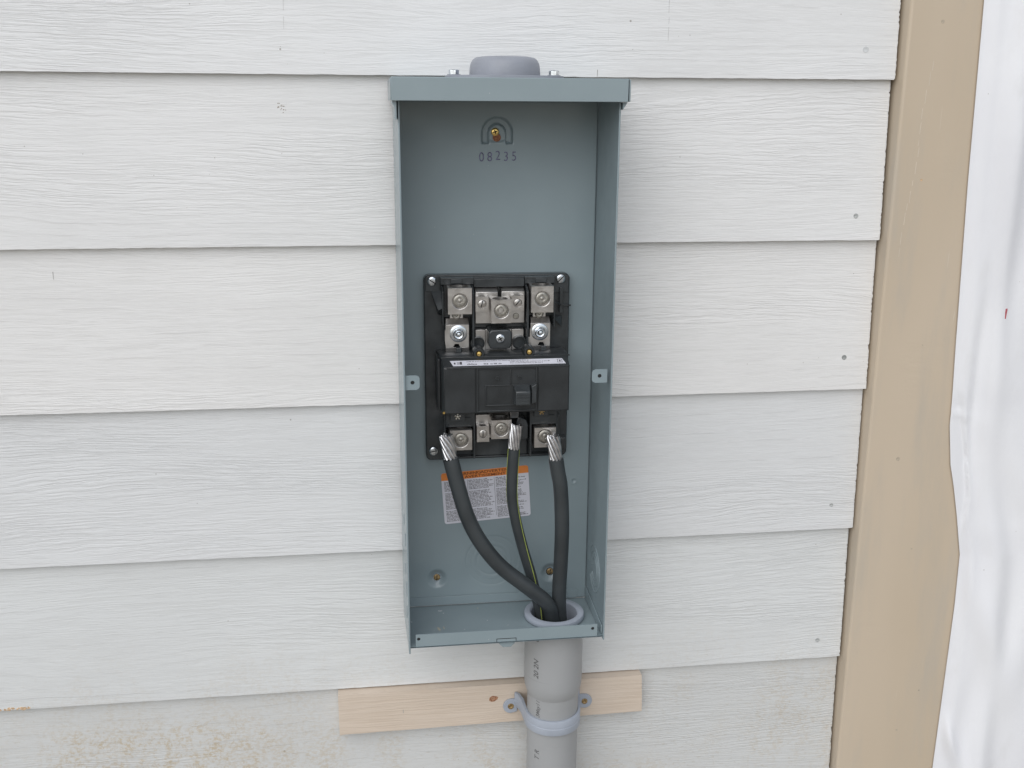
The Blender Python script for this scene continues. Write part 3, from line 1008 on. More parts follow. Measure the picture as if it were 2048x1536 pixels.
def lug(x0, x1, z0, z1, yf, yb, r, cz=None, top=True, hexs=True, name="lug", socket=True, slotang=None, cut=0):
    cx = (x0 + x1) / 2 
    cz = cz if cz is not None else (z0 + z1) / 2
    m = MB()
    m.holed((0, yf, 0), (1, 0, 0), (0, 0, 1), (x0, x1, z0, z1), (cx, cz), r, 3.2, (0, -1, 0), 36, chamfer=0.9)
    # other sides
    m.add([(x0, yf, z0), (x0, yb, z0), (x0, yb, z1), (x0, yf, z1)], [(0, 3, 2, 1)])
    m.add([(x1, yf, z0), (x1, yb, z0), (x1, yb, z1), (x1, yf, z1)], [(0, 1, 2, 3)])
    m.add([(x0, yf, z0), (x1, yf, z0), (x1, yb, z0), (x0, yb, z0)], [(0, 3, 2, 1)])
    m.add([(x0, yb, z0), (x1, yb, z0), (x1, yb, z1), (x0, yb, z1)], [(0, 3, 2, 1)])
    rt = min((x1 - x0), (yb - yf)) * 0.40
    m.holed((0, 0, z1), (1, 0, 0), (0, 1, 0), (x0, x1, yf, yb), (cx, (yf + yb) / 2), rt, (z1 - z0) * 0.55, (0, 0, 1), 28)
    o = obj(name, m, M_ALU, brk, recalc=False, smooth=30)
    b = o.modifiers.new("edge", 'BEVEL'); b.width = 0.0002; b.segments = 1; b.limit_method = 'ANGLE'
    # set screw with hex socket
    s = MB()
    rs_ = r - 0.7
    ys = yf + 1.6
    hx = []
    prof = [(rs_, 0), (rs_, 1.2), (rs_ * 0.90, 1.7), (rs_ * 0.62, 1.7)]
    s.lathe((cx, ys + 1.7, cz), (0, -1, 0), prof, 36, cap1=False)
    if socket:
        s.lathe((cx, ys + 1.7, cz), (0, -1, 0), [(rs_ * 0.62, 1.7), (rs_ * 0.5, 1.0), (rs_ * 0.48, -0.6), (0.05, -0.9)], 6, cap0=False, cap1=False)
        # bridge ring
        s.lathe((cx, ys + 0.01, cz), (0, -1, 0), [(rs_ * 0.62, 0), (rs_ * 0.5, 0)], 36, cap0=False, cap1=False)
        s.lathe((cx, ys + 2.3, cz), (0, -1, 0), [(rs_ * 0.35, 0), (rs_ * 0.3, 0.9), (rs_ * 0.1, 1.4), (0.05, 1.45)], 20, cap1=False)
    obj("set_screw", s, M_SOCK, o, smooth=40, recalc=False)
    return o


lug(-504.2, -478.9, -244.0, -216.2, -55, -28, 7.6, -230.2)
lug(-415.3, -391.4, -243.8, -215.6, -55, -28, 7.6, -229.2)
lug(-458.2, -436.7, -254.6, -229.5, -55, -34, 7.3, -241.5)
lug(-503.4, -479.3, -395.4, -372.7, -55, -30, 7.6, -384.0)
lug(-410.2, -386.3, -395.6, -372.9, -55, -30, 7.6, -383.2)
lug(-458.0, -435.8, -383.9, -362.6, -55, -28, 7.2, -373.0)
for (x0, x1, z0, z1, a) in ((-474.0, -460.1, -243.8, -227.6, 1.35), (-435.4, -421.7, -243.6, -227.1, 0.85), (-472.9, -459.2, -390.0, -372.2, 1.57)):
    m = MB()
    cx, cz = (x0 + x1) / 2, (z0 + z1) / 2 + 0.3
    m.holed((0, -45, 0), (1, 0, 0), (0, 0, 1), (x0, x1, z0, z1), (cx, cz), 4.5, 2.5, (0, -1, 0), 28, chamfer=0.4)
    m.add([(x0, -45, z0), (x0, -34, z0), (x0, -34, z1), (x0, -45, z1)], [(0, 3, 2, 1)])
    m.add([(x1, -45, z0), (x1, -34, z0), (x1, -34, z1), (x1, -45, z1)], [(0, 1, 2, 3)])
    m.add([(x0, -45, z0), (x1, -45, z0), (x1, -34, z0), (x0, -34, z0)], [(0, 3, 2, 1)])
    m.add([(x0, -34, z0), (x1, -34, z0), (x1, -34, z1), (x0, -34, z1)], [(0, 3, 2, 1)])
    m.holed((0, 0, z1), (1, 0, 0), (0, 1, 0), (x0, x1, -45, -34), (cx, -39.5), 4.0, 8, (0, 0, 1), 20)
    o = obj("small_lug", m, M_ALU, brk, recalc=False, smooth=30)
    s = MB().lathe((cx, -42.8, cz), (0, -1, 0), [(4.2, 0), (4.2, 1.1), (3.5, 1.5), (0.05, 1.5)], 24, cap1=False)
    obj("set_screw", s, M_ALU, o, smooth=40)
    c_, s_ = math.cos(a), math.sin(a)
    q = [(-3.6, -0.55), (3.6, -0.55), (3.6, 0.55), (-3.6, 0.55)]
    obj("slot", MB().prism([(cx + x * c_ - z * s_, cz + x * s_ + z * c_) for x, z in q], -44.4, -43.9), M_DARKHOLE, o)

# neutral bus behind the centre lugs (two plates with a gap) and its lower part
nb = MB().box(-473.2, -449.0, -35.5, -24, -258.5, -224.2)
nb.box(-444.8, -419.8, -35.5, -24, -258.5, -224.0)
nb.box(-449.0, -444.8, -34, -26, -258.5, -240)
nb.hexa([(-473.2, -35.5, -224.2), (-449, -35.5, -224.2), (-449, -27, -220), (-473.2, -27, -220)], [(-473.2, -34, -225), (-449, -34, -225), (-449, -26, -222), (-473.2, -26, -222)])
nb.hexa([(-444.8, -35.5, -224.0), (-419.8, -35.5, -224.0), (-419.8, -27, -219.8), (-444.8, -27, -219.8)], [(-444.8, -34, -225), (-419.8, -34, -225), (-419.8, -26, -222), (-444.8, -26, -222)])
obj("neutral_bus", nb, M_TIN, brk, bevel=0.4)
obj("neutral_bus", MB().box(-473, -462, -33, -24, -292, -265.8).box(-433, -420, -33, -24, -292, -265.8).box(-462, -433, -31, -24, -292, -266), M_TIN, brk, bevel=0.4)
obj("rivet", MB().lathe((-429, -35.4, -251), (0, -1, 0), [(3.6, 0), (3.0, 0.5), (0.05, 0.7)], 20, cap1=False), M_SOCK, brk)
# line side straps with bolts
for (x0, x1, cx, bx, left) in ((-506.0, -480.7, -493.2, -492.2, True), (-413.6, -391.9, -402.8, -403.4, False)):
    z1 = -258.3
    poly = [(x0, -283.4), (x0 + 8, -283.4), (x0 + 10, -279.5), (x0 + 14, -279.5), (x0 + 16, -283.4), (x1, -283.4), (x1, -258.3), (x0, -258.3), (x0, -263), (x0 - 0.9, -265), (x0 - 0.9, -276)]
    m = MB().prism(poly, -40.5, -37)
    m.hexa([(x0, -40.5, -258.3), (x1, -40.5, -258.3), (x1 - 0.5, -34.5, -252.4), (x0 + 0.6, -34.5, -252.4)],
           [(x0, -37, -258.3), (x1, -37, -258.3), (x1 - 0.5, -31, -252.4), (x0 + 0.6, -31, -252.4)])
    m.box(cx - 7.6, cx + 6.6, -34.3, -31, -252.4, -240)
    # lower bend, ragged stamped fingers
    m.hexa([(x0, -37.5, -291), (x0 + 15, -39.5, -287), (x0 + 13, -39.5, -283.4), (x0, -40.5, -283.4)], [(x0, -34, -291), (x0 + 15, -34, -287), (x0 + 13, -36, -283.4), (x0, -37, -283.4)])
    m.hexa([(x1 - 6, -38, -290), (x1, -38, -292), (x1, -40.5, -283.4), (x1 - 9, -40.5, -283.4)], [(x1 - 6, -34, -290), (x1, -34, -292), (x1, -37, -283.4), (x1 - 9, -37, -283.4)])
    if not left:
        m.prism([(x0 - 4.2, -275), (x0, -273), (x0, -283.4), (x0 - 2.4, -283.4), (x0 - 4.2, -279)], -40.3, -37.2)
    strap = obj("line_strap", m, M_TIN, brk, bevel=0.25)
    obj("washer", MB().lathe((bx, -40.6, -268.0), (0, -1, 0), [(9.4, 0), (9.3, 0.9), (8.6, 1.3), (5.2, 1.3)], 40), M_ZINC, strap)
    obj("bolt", MB().lathe((bx, -41.8, -268.0), (0, -1, 0), [(6.0, 0), (5.8, 1.4), (4.8, 2.2), (3.4, 1.8), (3.0, 3.2), (2.0, 4.4), (0.05, 4.8)], 28, cap1=False), M_ZINC, strap)
    obj("screw", MB().lathe((cx - 0.6, -34.4, -248.6), (0, -1, 0), [(4.9, 0), (4.7, 1.3), (3.4, 2.1), (1.6, 1.8), (1.0, 0.9), (0.05, 0.8)], 24, cap1=False), M_SOCK, strap)
    # the black post that stands in the notch
    obj("contact_post", MB().box(x0 + 11.0, x0 + 16.5, -47, -36, -293, -282.5).box(x0 + 9.5, x0 + 18, -44, -38, -294, -287), M_BLACK, brk, bevel=0.6)
# housings behind and beside the line lugs
for x0, x1 in ((-510.5, -474.8), (-419, -386.5)):
    obj("lug_housing", MB().prism([(x0, -216), (x1, -216), (x1, -208.6), (x0, -208.6)], -33, -21.2).box(x0 + 11, x0 + 23, -36, -33, -214.5, -209.4), M_BLACK, brk, bevel=0.5)
    obj("lug_seat", MB().box(x0 + 4, x1 - 1.8, -28, -21.2, -252, -216), M_BLACK, brk)
for x0, x1, ya, z0, z1 in ((-477.6, -475.4, -47, -292, -217), (-418.6, -416.6, -47, -292, -217), (-509.3, -507.6, -38, -260, -217), (-389.0, -387.4, -44, -262, -217)):
    obj("barrier_wall", MB().hexa([(x0, ya, z0), (x1, ya, z0), (x1, ya, z1 - 6), (x0, ya, z1 - 6)], [(x0, -21.1, z0), (x1, -21.1, z0), (x1, -21.1, z1 + 4), (x0, -21.1, z1 + 4)]), M_BLACK, brk, bevel=0.3)
obj("centre_ledge", MB().box(-474.6, -419.2, -30, -21.2, -219.5, -210.4), M_BLACK, brk, bevel=0.6)
# side gussets
def gusset(pts3, name="gusset"):
    a, b_, c_, t_ = pts3
    obj(name, MB().hexa([a, b_, c_, c_], t_), M_BLACK, brk)
m = MB().add([(-521, -21, -223), (-508, -21, -223), (-508, -38, -240), (-513, -36, -243), (-521, -21, -223)], [(0, 1, 2, 3)])
m.add([(-513, -36, -243), (-508, -38, -240), (-508, -21, -252), (-513, -21, -250)], [(0, 1, 2, 3)])
m.add([(-521, -21, -223), (-513, -36, -243), (-513, -21, -250)], [(0, 1, 2)])
obj("gusset", m, M_BLACK, brk)
m = MB().hexa([(-386, -36, -236), (-384.6, -36, -238), (-375.5, -24, -243), (-376.5, -24, -240.4)], [(-386, -30, -236), (-384.6, -30, -238), (-375.5, -21, -243), (-376.5, -21, -240.4)])
m.box(-379.5, -376, -27, -21, -250, -222)
m.hexa([(-386, -32, -256), (-376, -23, -266), (-376, -23, -254), (-385, -32, -254)], [(-386, -28, -256), (-376, -21, -266), (-376, -21, -254), (-385, -28, -254)])
m.box(-377, -366.5, -25, -23, -243.2, -241.4)
obj("gusset", m, M_BLACK, brk, bevel=0.2)
# centre block with screw, tubes
cb = obj("centre_block", MB().prism(rrect(-460.4, -435.4, -284, -262.7, 5), -50, -24), M_BLACK, brk, bevel=1.6, seg=3)
obj("block_ledge", MB().prism(rrect(-457.5, -438.3, -283.2, -282.0, 0.4), -50.6, -49), M_BODY, cb)
screw(brk, (-448.0, -50, -272.3), 5.0, "screw", M_ZINC, 'cross', 0.5, 2.2)
for cx in (-425.5, -471.0):
    obj("tube_socket", MB().lathe((cx, -24, -280), (0, -1, 0), [(7.6, 0), (7.6, 14), (6.6, 14.4), (6.2, 10.5), (0.05, 10.5)], 32, cap1=False), M_BLACK, brk)
# main body
yf = -80.0
body = MB()
prof = [(-58, -286.5), (-62, -287.8), (-64, -289.0), (-80, -296.0), (-80, -346.5), (-60, -349), (-21.1, -349), (-21.1, -290), (-40, -287)]
xl, xr = -511.5, -377.2
n = len(prof)
xlb = lambda y: xl - (y + 80) * 0.075
body.add([(xlb(y), y, z) for y, z in prof] + [(xr + (y + 80) * 0.02, y, z) for y, z in prof],
         [tuple(range(n - 1, -1, -1)), tuple(range(n, 2 * n))] + [(k, (k + 1) % n, n + (k + 1) % n, n + k) for k in range(n)])
bd = obj("breaker_body", body, M_BODY, brk, bevel=1.0)
# front face relief
def fpanel(name, x0, x1, z0, z1, y0, r=1.0, bev=0.5):
    return obj(name, MB().prism(rrect(x0, x1, z0, z1, r), y0, yf + 0.6), M_BODY, brk, bevel=bev)
fpanel("left_cover_panel", -510.3, -478.2, -345.5, -296.8, -81.4)
fpanel("right_cover_panel", -411.0, -378.2, -345.3, -296.8, -81.4)
fr_ = MB()
fr_.box(-476.6, -474.9, -81.6, -79.4, -345, -297).box(-413.8, -412.2, -81.6, -79.4, -344.5, -297)
fr_.box(-474.9, -413.8, -81.6, -79.4, -345, -343.4)
fr_.box(-476.6, -412.2, -81.2, -79.4, -298.6, -297.2)
obj("face_frame", fr_, M_BODY, brk, bevel=0.35)
w_ = MB().box(-467.6, -466.2, -81.4, -79.4, -338.8, -317).box(-466.2, -434, -81.4, -79.4, -338.8, -337.4)
w_.box(-467.6, -414, -80.9, -79.4, -317, -316)
w_.box(-441, -439.6, -81.0, -79.4, -315.9, -299)
obj("window_frame", w_, M_BODY, brk, bevel=0.3)
for cx in (-454.5, -431):
    obj("boss", MB().lathe((cx, yf + 0.3, -308.5), (0, -1, 0), [(2.2, 0), (2.2, 1.3), (1.5, 1.4), (1.3, 0.6)], 18), M_BODY, brk)
hd = obj("toggle_handle", MB().hexa([(-436.5, -94, -335.5), (-421, -94, -335.5), (-421, -93, -320.5), (-436.5, -93, -320.5)],
                               [(-438, -80.1, -338), (-419.5, -80.1, -338), (-419.5, -80.1, -316), (-438, -80.1, -316)]), M_BLACK, brk, bevel=1.2, seg=3)
m = MB()
for k in range(4):
    m.box(-435.5, -422, -94.6, -93.6, -334 + k * 3.2, -332.8 + k * 3.2)
obj("grip_rib", m, M_BLACK, hd)
obj("handle_guard", MB().prism([(-419, -336), (-413.8, -334), (-413.8, -314), (-419, -317)], -88, -80), M_BLACK, brk, bevel=0.5)
# top ledge ribs
rb = MB().box(-513, -374.5, -65.2, -63.0, -289.6, -288.2)
obj("top_rib", rb, M_BODY, brk, bevel=0.3)
obj("front_rib", MB().box(-508, -377.4, -81.9, -79.0, -297.2, -295.4), M_BODY, brk, bevel=0.4)
for cx, cz, mt in ((-472.4, -285.3, M_BRASS), (-418.4, -284.6, M_BRASS)):
    col = MB().lathe((cx, -50, cz), (0, -1, 0), [(6.2, 0), (6.0, 13), (5.2, 14.2), (3.6, 14.2), (3.2, 13)], 36)
    obj("screw_boss", col, M_BODY, brk)
    obj("brass_screw", MB().lathe((cx, -62.5, cz), (0, -1, 0), [(2.9, 0), (2.9, 1.8), (2.3, 2.9), (0.05, 3.3)], 20, cap1=False), mt, brk)
# side rail along the left
obj("side_rail", MB().box(-516.5, -513.2, -58, -22, -348, -292), M_BODY, brk, bevel=0.8)
obj("mounting_dot", MB().lathe((-511.5, -80.6, -344.5), (0, -1, 0), [(1.5, 0), (1.3, 1.0)], 14), M_BRASS, brk)
# label strip on the slanted top face
A = Vector((-502.5, -64.6, -289.25)); Bv = Vector((-384.0, -64.6, -289.25))
dn = Vector((0, -16, -7.0)).normalized()
nr = Vector((0, -7.0, 16)).normalized()
def sf(d):
    def fr(x, z):
        p = A + Vector((x, 0, 0)) - dn * z + nr * d
        return (p.x, p.y, p.z)
    return fr
q = sf(0.35); q0 = sf(-0.1)
pp = [(1.5, -14.2), (121.5, -14.2), (118.6, -5.2), (-1.4, -5.2)]
lb = obj("rating_label", ([q(*p) for p in pp] + [q0(*p) for p in pp], [(0, 1, 2, 3), (1, 0, 4, 5), (2, 1, 5, 6), (3, 2, 6, 7), (0, 3, 7, 4)]), M_PAPER, brk, smooth=0)
tm = MB(); q = sf(0.42)
for z, h, a, b_ in ((-7.4, 1.3, 27, 105), (-9.7, 1.3, 62, 108), (-12.0, 1.3, 62, 104)):
    greek(a, b_, z, h, tm, q, int(z * 10), True)
greek(16, 26, -8.0, 1.4, tm, q, 5, False)
for (a0, a1, b0, b1) in ((2.5, 4.2, -11.5, -8.5), (9.0, 11.0, -12.2, -7.2), (5.6, 9.0, -11.4, -10.4), (5.6, 9.0, -9.2, -8.4),
                         (113.0, 118.2, -7.0, -6.5), (113.0, 118.2, -12.4, -11.9), (113.0, 113.5, -12.4, -6.5), (117.7, 118.2, -12.4, -6.5), (115.0, 116.4, -11.0, -8.0)):
    tm.add([q(a0, b0), q(a1, b0), q(a1, b1), q(a0, b1)], [(0, 1, 2, 3)])
greek(16.5, 27, -12.8, 2.3, tm, q, 41, False)
greek(34, 38, -12.8, 2.8, tm, q, 42, False)
greek(41, 53, -12.8, 2.0, tm, q, 43, False)
obj("label_print", tm, M_INK, lb, smooth=0, recalc=False, kind="stuff")

# load side housings
def hb(name, *a, bev=0.5, mat=None):
    return obj(name, MB().box(*a), mat or M_BLACK, brk, bevel=bev)
hb("load_housing", -507, -476.4, -46, -21.2, -371.5, -349.2)
hb("load_housing", -413, -384, -46, -21.2, -371.5, -349.2)
obj("housing_rib", MB().box(-503, -480, -48, -46, -362, -360.6).box(-503, -480, -48, -46, -356.5, -355.2), M_BLACK, brk, bevel=0.2)
obj("housing_rib", MB().box(-410, -387, -48, -46, -362, -360.6).box(-410, -387, -48, -46, -356.5, -355.2), M_BLACK, brk, bevel=0.2)
for x0, x1, ya, z0, z1 in ((-477, -474.8, -46, -409, -349.2), (-414.2, -412, -46, -409, -349.2), (-508.8, -506.8, -40, -404, -349.2), (-384.4, -382.0, -42, -404, -349.2)):
    hb("barrier_wall", x0, x1, ya, -21.1, z0, z1, bev=0.4)
hb("lower_wall", -505, -384, -30, -21.1, -413.5, -411.5)
hb("centre_floor", -474.5, -414.5, -30, -21.2, -411, -392, bev=0.8)
hb("edge_clip", -380, -369.5, -33, -21.1, -352, -349.2)
obj("edge_clip", MB().box(-378, -370, -34, -21.1, -405, -392).box(-380.5, -377, -30, -21.1, -394, -366), M_BLACK, brk, bevel=0.6)
obj("load_bus", MB().hexa([(-458, -40, -358), (-437, -40, -358), (-437, -29, -353), (-458, -29, -353)], [(-458, -38, -362), (-437, -38, -362), (-437, -24, -362), (-458, -24, -362)]).box(-473, -440, -33.5, -24, -389, -362), M_TIN, brk, bevel=0.3)
obj("load_bus", MB().hexa([(-436, -50, -362), (-427.5, -50, -362), (-428, -58, -350), (-439, -58, -350)], [(-436, -48.5, -362), (-427.5, -48.5, -362), (-428, -56.5, -350), (-439, -56.5, -350)]), M_TIN, brk, bevel=0.2)
obj("neutral_clamp", MB().prism([(-427, -362), (-418, -366), (-416, -372), (-416, -388), (-426, -390), (-429, -384), (-429, -368)], -46, -24), M_BLACK, brk, bevel=1.0)
for cx, cz, mt in ((-494.8, -357.2, M_SOCK), (-402.5, -354.6, M_RUSTY)):
    m = MB().lathe((cx, -54, cz), (0, -1, 0), [(1.6, 0), (1.6, 1.5), (0.05, 2.0)], 14, cap1=False)
    for k in range(5):
        a = k * 2 * math.pi / 5 + 0.3
        m.lathe((cx + 2.6 * math.cos(a), -54, cz + 2.6 * math.sin(a)), (0, -1, 0), [(0.95, 0), (0.9, 1.4), (0.05, 1.6)], 10, cap1=False)
    obj("terminal_screw", m, mt, brk)
    obj("screw_seat", MB().box(cx - 8, cx + 8, -54, -45.9, cz - 5, cz + 6), M_BLACK, brk, bevel=0.5)

# ------------------------------------------------------------------ cables
def cable(label, pts, rad, cond, rc, seed, lay, stripes=False, tw0=0.0):
    t_ = thing("power_cable", label, "cable", pts[-1], None)
    path = spline(pts, 12)
    m = MB()
    m.tube(path, rad, 28, cap=False, up=(0, -1, 0))
    # cut end: ring round the conductor
    fr = frames(path, (0, -1, 0))
    T, U_, W_ = fr[0]
    n = 28
    ring = [path[0] + (U_ * math.cos(2 * math.pi * k / n) + W_ * math.sin(2 * math.pi * k / n)) * rr for rr in (rad, rc * 0.85) for k in range(n)]
    m.add(ring, [(k, n + k, n + (k + 1) % n, (k + 1) % n) for k in range(n)])
    obj("insulation", m, M_RUB, t_, smooth=60)
    if stripes:
        for s, off in ((0, 1.45), (1, -1.45)):
            sp = MB()
            sp_pts = []
            for i, (p, (T, U_, W_)) in enumerate(zip(path, fr)):
                a = off + tw0 * i / len(path)
                sp_pts.append(p + (U_ * math.cos(a) + W_ * math.sin(a)) * (rad - 0.25))
            sp.tube(sp_pts, 0.62, 8)
            obj("stripe", sp, M_GREEN, t_)
    # bare twisted strands
    r = random.Random(seed)
    ax = spline([path[2]] + [path[0]] + cond, 8)
    ax = ax[8:]
    fa = frames(ax, (0, -1, 0))
    L = len(ax)
    sm_ = MB()
    rs_ = rc * 0.25
    for (cnt, rr, rad_s) in ((9, rc - rs_, rs_ * 1.05), (4, rc * 0.36, rs_ * 1.0), (1, 0, rs_)):
        for k in range(cnt):
            cut = r.uniform(0.91, 1.0)
            nn = 14
            pts_ = []
            for i in range(nn):
                s = i / (nn - 1) * cut * (L - 1)
                i0 = min(int(s), L - 2)
                f_ = s - i0
                p = ax[i0].lerp(ax[i0 + 1], f_)
                T, U_, W_ = fa[i0]
                a = 2 * math.pi * k / cnt - 1.5 * lay * (i / (nn - 1))
                pts_.append(p + (U_ * math.cos(a) + W_ * math.sin(a)) * rr * (1 + 0.10 * i / nn))
            sm_.tube(pts_, [rad_s] * (nn - 1) + [rad_s * 0.86], 9)
    obj("strands", sm_, M_STRAND, t_, smooth=60, kind="stuff")
    return t_


cable("thick black cable curving from the left lug down across the warning sticker",
      [(-504.0, -67, -400.5), (-500.5, -68, -415), (-496.3, -68, -432), (-486.5, -68, -467), (-472.5, -67.5, -497.5), (-449.8, -67, -529), (-421.0, -66, -555.2), (-396.5, -62, -579), (-388, -57, -600), (-386, -54, -640), (-385, -52, -720)],
      8.6, [(-506.5, -66, -386), (-509.2, -66, -372.8)], 7.6, 3, 1.15)
cable("thinner black cable with yellow-green stripes, the middle one of the three",
      [(-434.0, -61, -393.5), (-434.6, -60, -410), (-435.0, -58, -428), (-434.3, -55, -455), (-429.2, -51, -484), (-420.5, -47, -519), (-411.0, -44, -552), (-404.0, -43, -580), (-400, -44, -602), (-397, -46, -640), (-396, -48, -720)],
      6.2, [(-432.8, -61, -380), (-431.0, -60, -366.5)], 6.5, 5, 0.9, stripes=True, tw0=1.5)
cable("thick black cable running nearly straight down from the right lug",
      [(-387.8, -67, -405.5), (-385.5, -67, -420), (-382.0, -66.5, -440), (-379.3, -65, -484), (-379.0, -61, -527), (-379.3, -56, -562), (-378.5, -52, -585), (-377, -49, -602), (-374, -48, -640), (-373, -48, -720)],
      8.2, [(-389.8, -67, -391), (-391.9, -67, -377.5)], 7.2, 8, 1.0)

# ------------------------------------------------------------------ conduit
cd = thing("conduit", "grey plastic conduit entering the bottom of the electrical box", "conduit", (HC[0], HC[1], -1750))
def pipe(name, prof_out, prof_in, mat, n=64):
    m = MB()
    m.lathe((HC[0], HC[1], 0), (0, 0, 1), prof_out + prof_in, n, cap0=False, cap1=False)
    return obj(name, m, mat, cd, smooth=40)
pipe("pipe", [(30.15, -1750), (30.15, -690)], [(26, -690), (26, -1750)], M_PVC)
pipe("coupling", [(30.3, -699), (31.6, -695.5), (33.2, -690), (33.9, -684), (34.1, -676), (34.0, -640), (33.6, -606.2)], [(27, -606.2), (27, -690)], M_PVC)
pipe("bushing", [(33.8, -603.6), (34.7, -602.6), (34.9, -599.5), (34.2, -597.4), (31.5, -596.6), (28.2, -596.8)], [(26.6, -598.4), (26.3, -606), (26.3, -660)], M_STRAP)
# printed lettering wrapped round the pipe, reading upwards
def wrap_text(s, size, z0, rr, ang, parent_list=None, shear=0.25):
    vs, fs = text2d(s, size, shear=shear, bold=0.12)
    out = []
    for a, b_ in vs:
        # text x goes up the pipe, text y goes to the left (towards -x)
        t = ang - b_ / rr
        out.append((HC[0] + math.sin(t) * rr, HC[1] - math.cos(t) * rr, z0 + a))
    return out, fs
pm = MB()
for s, sz, z0, rr in (("e", 10, -623, 34.05), ("20 2N", 9.4, -669.5, 34.25), ("3May11", 7.0, -722, 33.9), ("T R", 9, -779, 30.3)):
    r_ = rr
    vs, fs = wrap_text(s, sz, z0, rr, math.radians(-40))
    if s == "3May11":
        vs = []
        v2, fs = text2d(s, sz, shear=0.25, bold=0.08)
        for a, b_ in v2:
            z = z0 + a
            rad_ = 30.3 if z < -699.5 else 30.3 + (min(z, -690) + 699.5) * 0.37 if z < -690 else 33.9 + 0.15
            t_ = math.radians(-40) - b_ / rad_
            vs.append((HC[0] + math.sin(t_) * rad_, HC[1] - math.cos(t_) * rad_, z))
    pm.add(vs, fs)
obj("printed_lettering", pm, M_PRINT, cd, smooth=0, recalc=False, kind="stuff")

# ------------------------------------------------------------------ batten
bt = thing("wood_batten", "short pale bare wood strip fixed to the siding behind the conduit", "wood strip", (-450, 0, -766))
rr = random.Random(12)
poly = [(-636.8, -766.2)]
x = -630
while x < -266:
    poly.append((x, -766.0 + 3.6 * (x + 637) / 373 + rr.uniform(-0.25, 0.25)))
    x += rr.uniform(6, 15)
poly += [(-262.9, -762.4), (-263.5, -740), (-264.8, -712.2), (-637.0, -712.6)]
obj("board", MB().prism(poly, -11.6, 6.5), M_WOOD, bt, smooth=0)
obj("screw", MB().lathe((-450.5, -11.4, -730.8), (0, -1, 0), [(3.9, 0), (3.6, 0.5), (2.4, 0.2), (0.05, 0.1)], 14, cap1=False), M_RUST, bt)
obj("screw_stain", MB().prism([(-455.5, -733), (-453, -735), (-449, -734.8), (-445, -732), (-444.2, -729), (-447, -727.6), (-452, -727.4), (-455, -729.5)], -11.72, -11.5), simple("screw_stain", (0.40, 0.22, 0.13), 0.8, nscale=600, namp=0.3), bt)
obj("nick", MB().prism([(-560.2, -742), (-559.6, -742), (-559.8, -737.4), (-560.4, -737.4)], -11.8, -11.5), M_CRACK, bt)

# ------------------------------------------------------------------ pipe strap
sp_ = thing("pipe_strap", "pale grey two-hole plastic strap holding the conduit to the wood strip", "pipe strap", (HC[0], -12, -742))
zc, hh = -732.0, 9.2
def band_section(z_off):
    pts = []
    a0 = math.radians(62)
    return pts
ri, ro = 30.5, 33.4
path = []
# profile in XY: left foot on the wood, sweeps up round the pipe, right foot
import itertools
cx, cy = HC
inner = []
for k in range(33):
    a = math.radians(-95 + 190 * k / 32)
    inner.append((cx + math.sin(a), cy - math.cos(a), math.sin(a), -math.cos(a)))
m = MB()
yw = -12.0
outer_pts = []
inner_pts = []
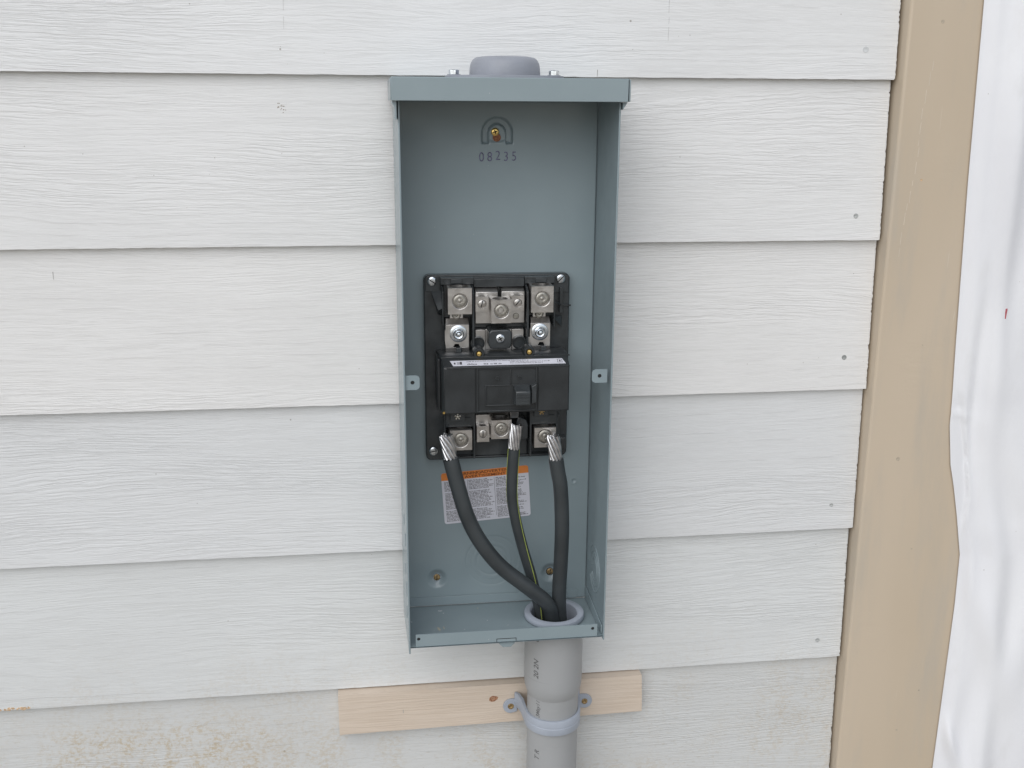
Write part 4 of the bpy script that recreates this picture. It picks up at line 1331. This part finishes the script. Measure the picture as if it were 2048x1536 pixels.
# left flare
L = [(-421.5, yw), (-420.0, yw - 5), (-418.4, yw - 14), (-417.6, -40)]
Rr = [(-350.4, -40), (-349.6, yw - 14), (-348.0, yw - 5), (-346.5, yw)]
arc_o = [(cx + ro * math.sin(math.radians(a)), cy - ro * math.cos(math.radians(a))) for a in range(-80, 81, 5)]
arc_i = [(cx + ri * math.sin(math.radians(a)), cy - ri * math.cos(math.radians(a))) for a in range(-80, 81, 5)]
Lo = [(-424.5, yw - 2.4), (-421.6, yw - 7), (-419.2, yw - 16)]
Li = [(-422.5, yw + 0.1), (-418.4, yw - 5), (-415.6, yw - 16)]
Ro = [(-348.8, yw - 16), (-346.4, yw - 7), (-343.5, yw - 2.4)]
Ri = [(-352.4, yw - 16), (-349.6, yw - 5), (-345.5, yw + 0.1)]
O_ = Lo + arc_o + Ro
I_ = Li + arc_i + Ri
n = len(O_)
for z, sc in ((zc - hh, 0.2), (zc - hh + 0.7, 0.5), (zc - 0.9, 0.5), (zc - 0.5, 0.1), (zc + 0.5, 0.1), (zc + 0.9, 0.5), (zc + hh - 0.7, 0.5), (zc + hh, 0.2)):
    for (ox, oy), (ix, iy) in zip(O_, I_):
        d = Vector((ox - ix, oy - iy)).normalized() * (sc - 0.5)
        m.v.append((ox + d.x, oy + d.y, z))
nz = 8
for a in range(nz - 1):
    for k in range(n - 1):
        q_ = a * n + k
        m.f.append((q_, q_ + 1, q_ + n + 1, q_ + n))
base = len(m.v)
for z in (zc - hh, zc + hh):
    for ix, iy in I_:
        m.v.append((ix, iy, z))
for k in range(n - 1):
    m.f.append((base + k + 1, base + k, base + n + k, base + n + k + 1))
    m.f.append((k + 1, k, base + k, base + k + 1))
    m.f.append(((nz - 1) * n + k, (nz - 1) * n + k + 1, base + n + k + 1, base + n + k))
obj("band", m, M_STRAP, sp_, smooth=25)
for ex, s in ((-428.9, 1), (-337.0, -1)):
    poly = []
    r_e = 9.4
    for k in range(17):
        a = math.radians(90 + 180 * k / 16) if s == 1 else math.radians(-90 + 180 * k / 16)
        poly.append((ex + r_e * math.cos(a), zc - 9.5 + 0.4 + r_e * math.sin(a)) if False else (ex + r_e * math.cos(a), -741.2 + r_e * math.sin(a)))
    if s == 1:
        poly += [(-421.0, -741.2 - 7.5), (-421.0, -741.2 + r_e)]
    else:
        poly += [(-347.0, -741.2 + r_e), (-347.0, -741.2 - 7.5)]
    e_ = obj("ear", MB().prism(poly, -14.6, -11.7), M_STRAP, sp_, bevel=0.5)
    obj("screw", MB().lathe((ex, -14.5, -741.2), (0, -1, 0), [(3.9, 0), (3.6, 0.9), (2.2, 1.1), (1.2, 0.5), (0.05, 0.3)], 16, cap1=False), M_RUSTY, e_)
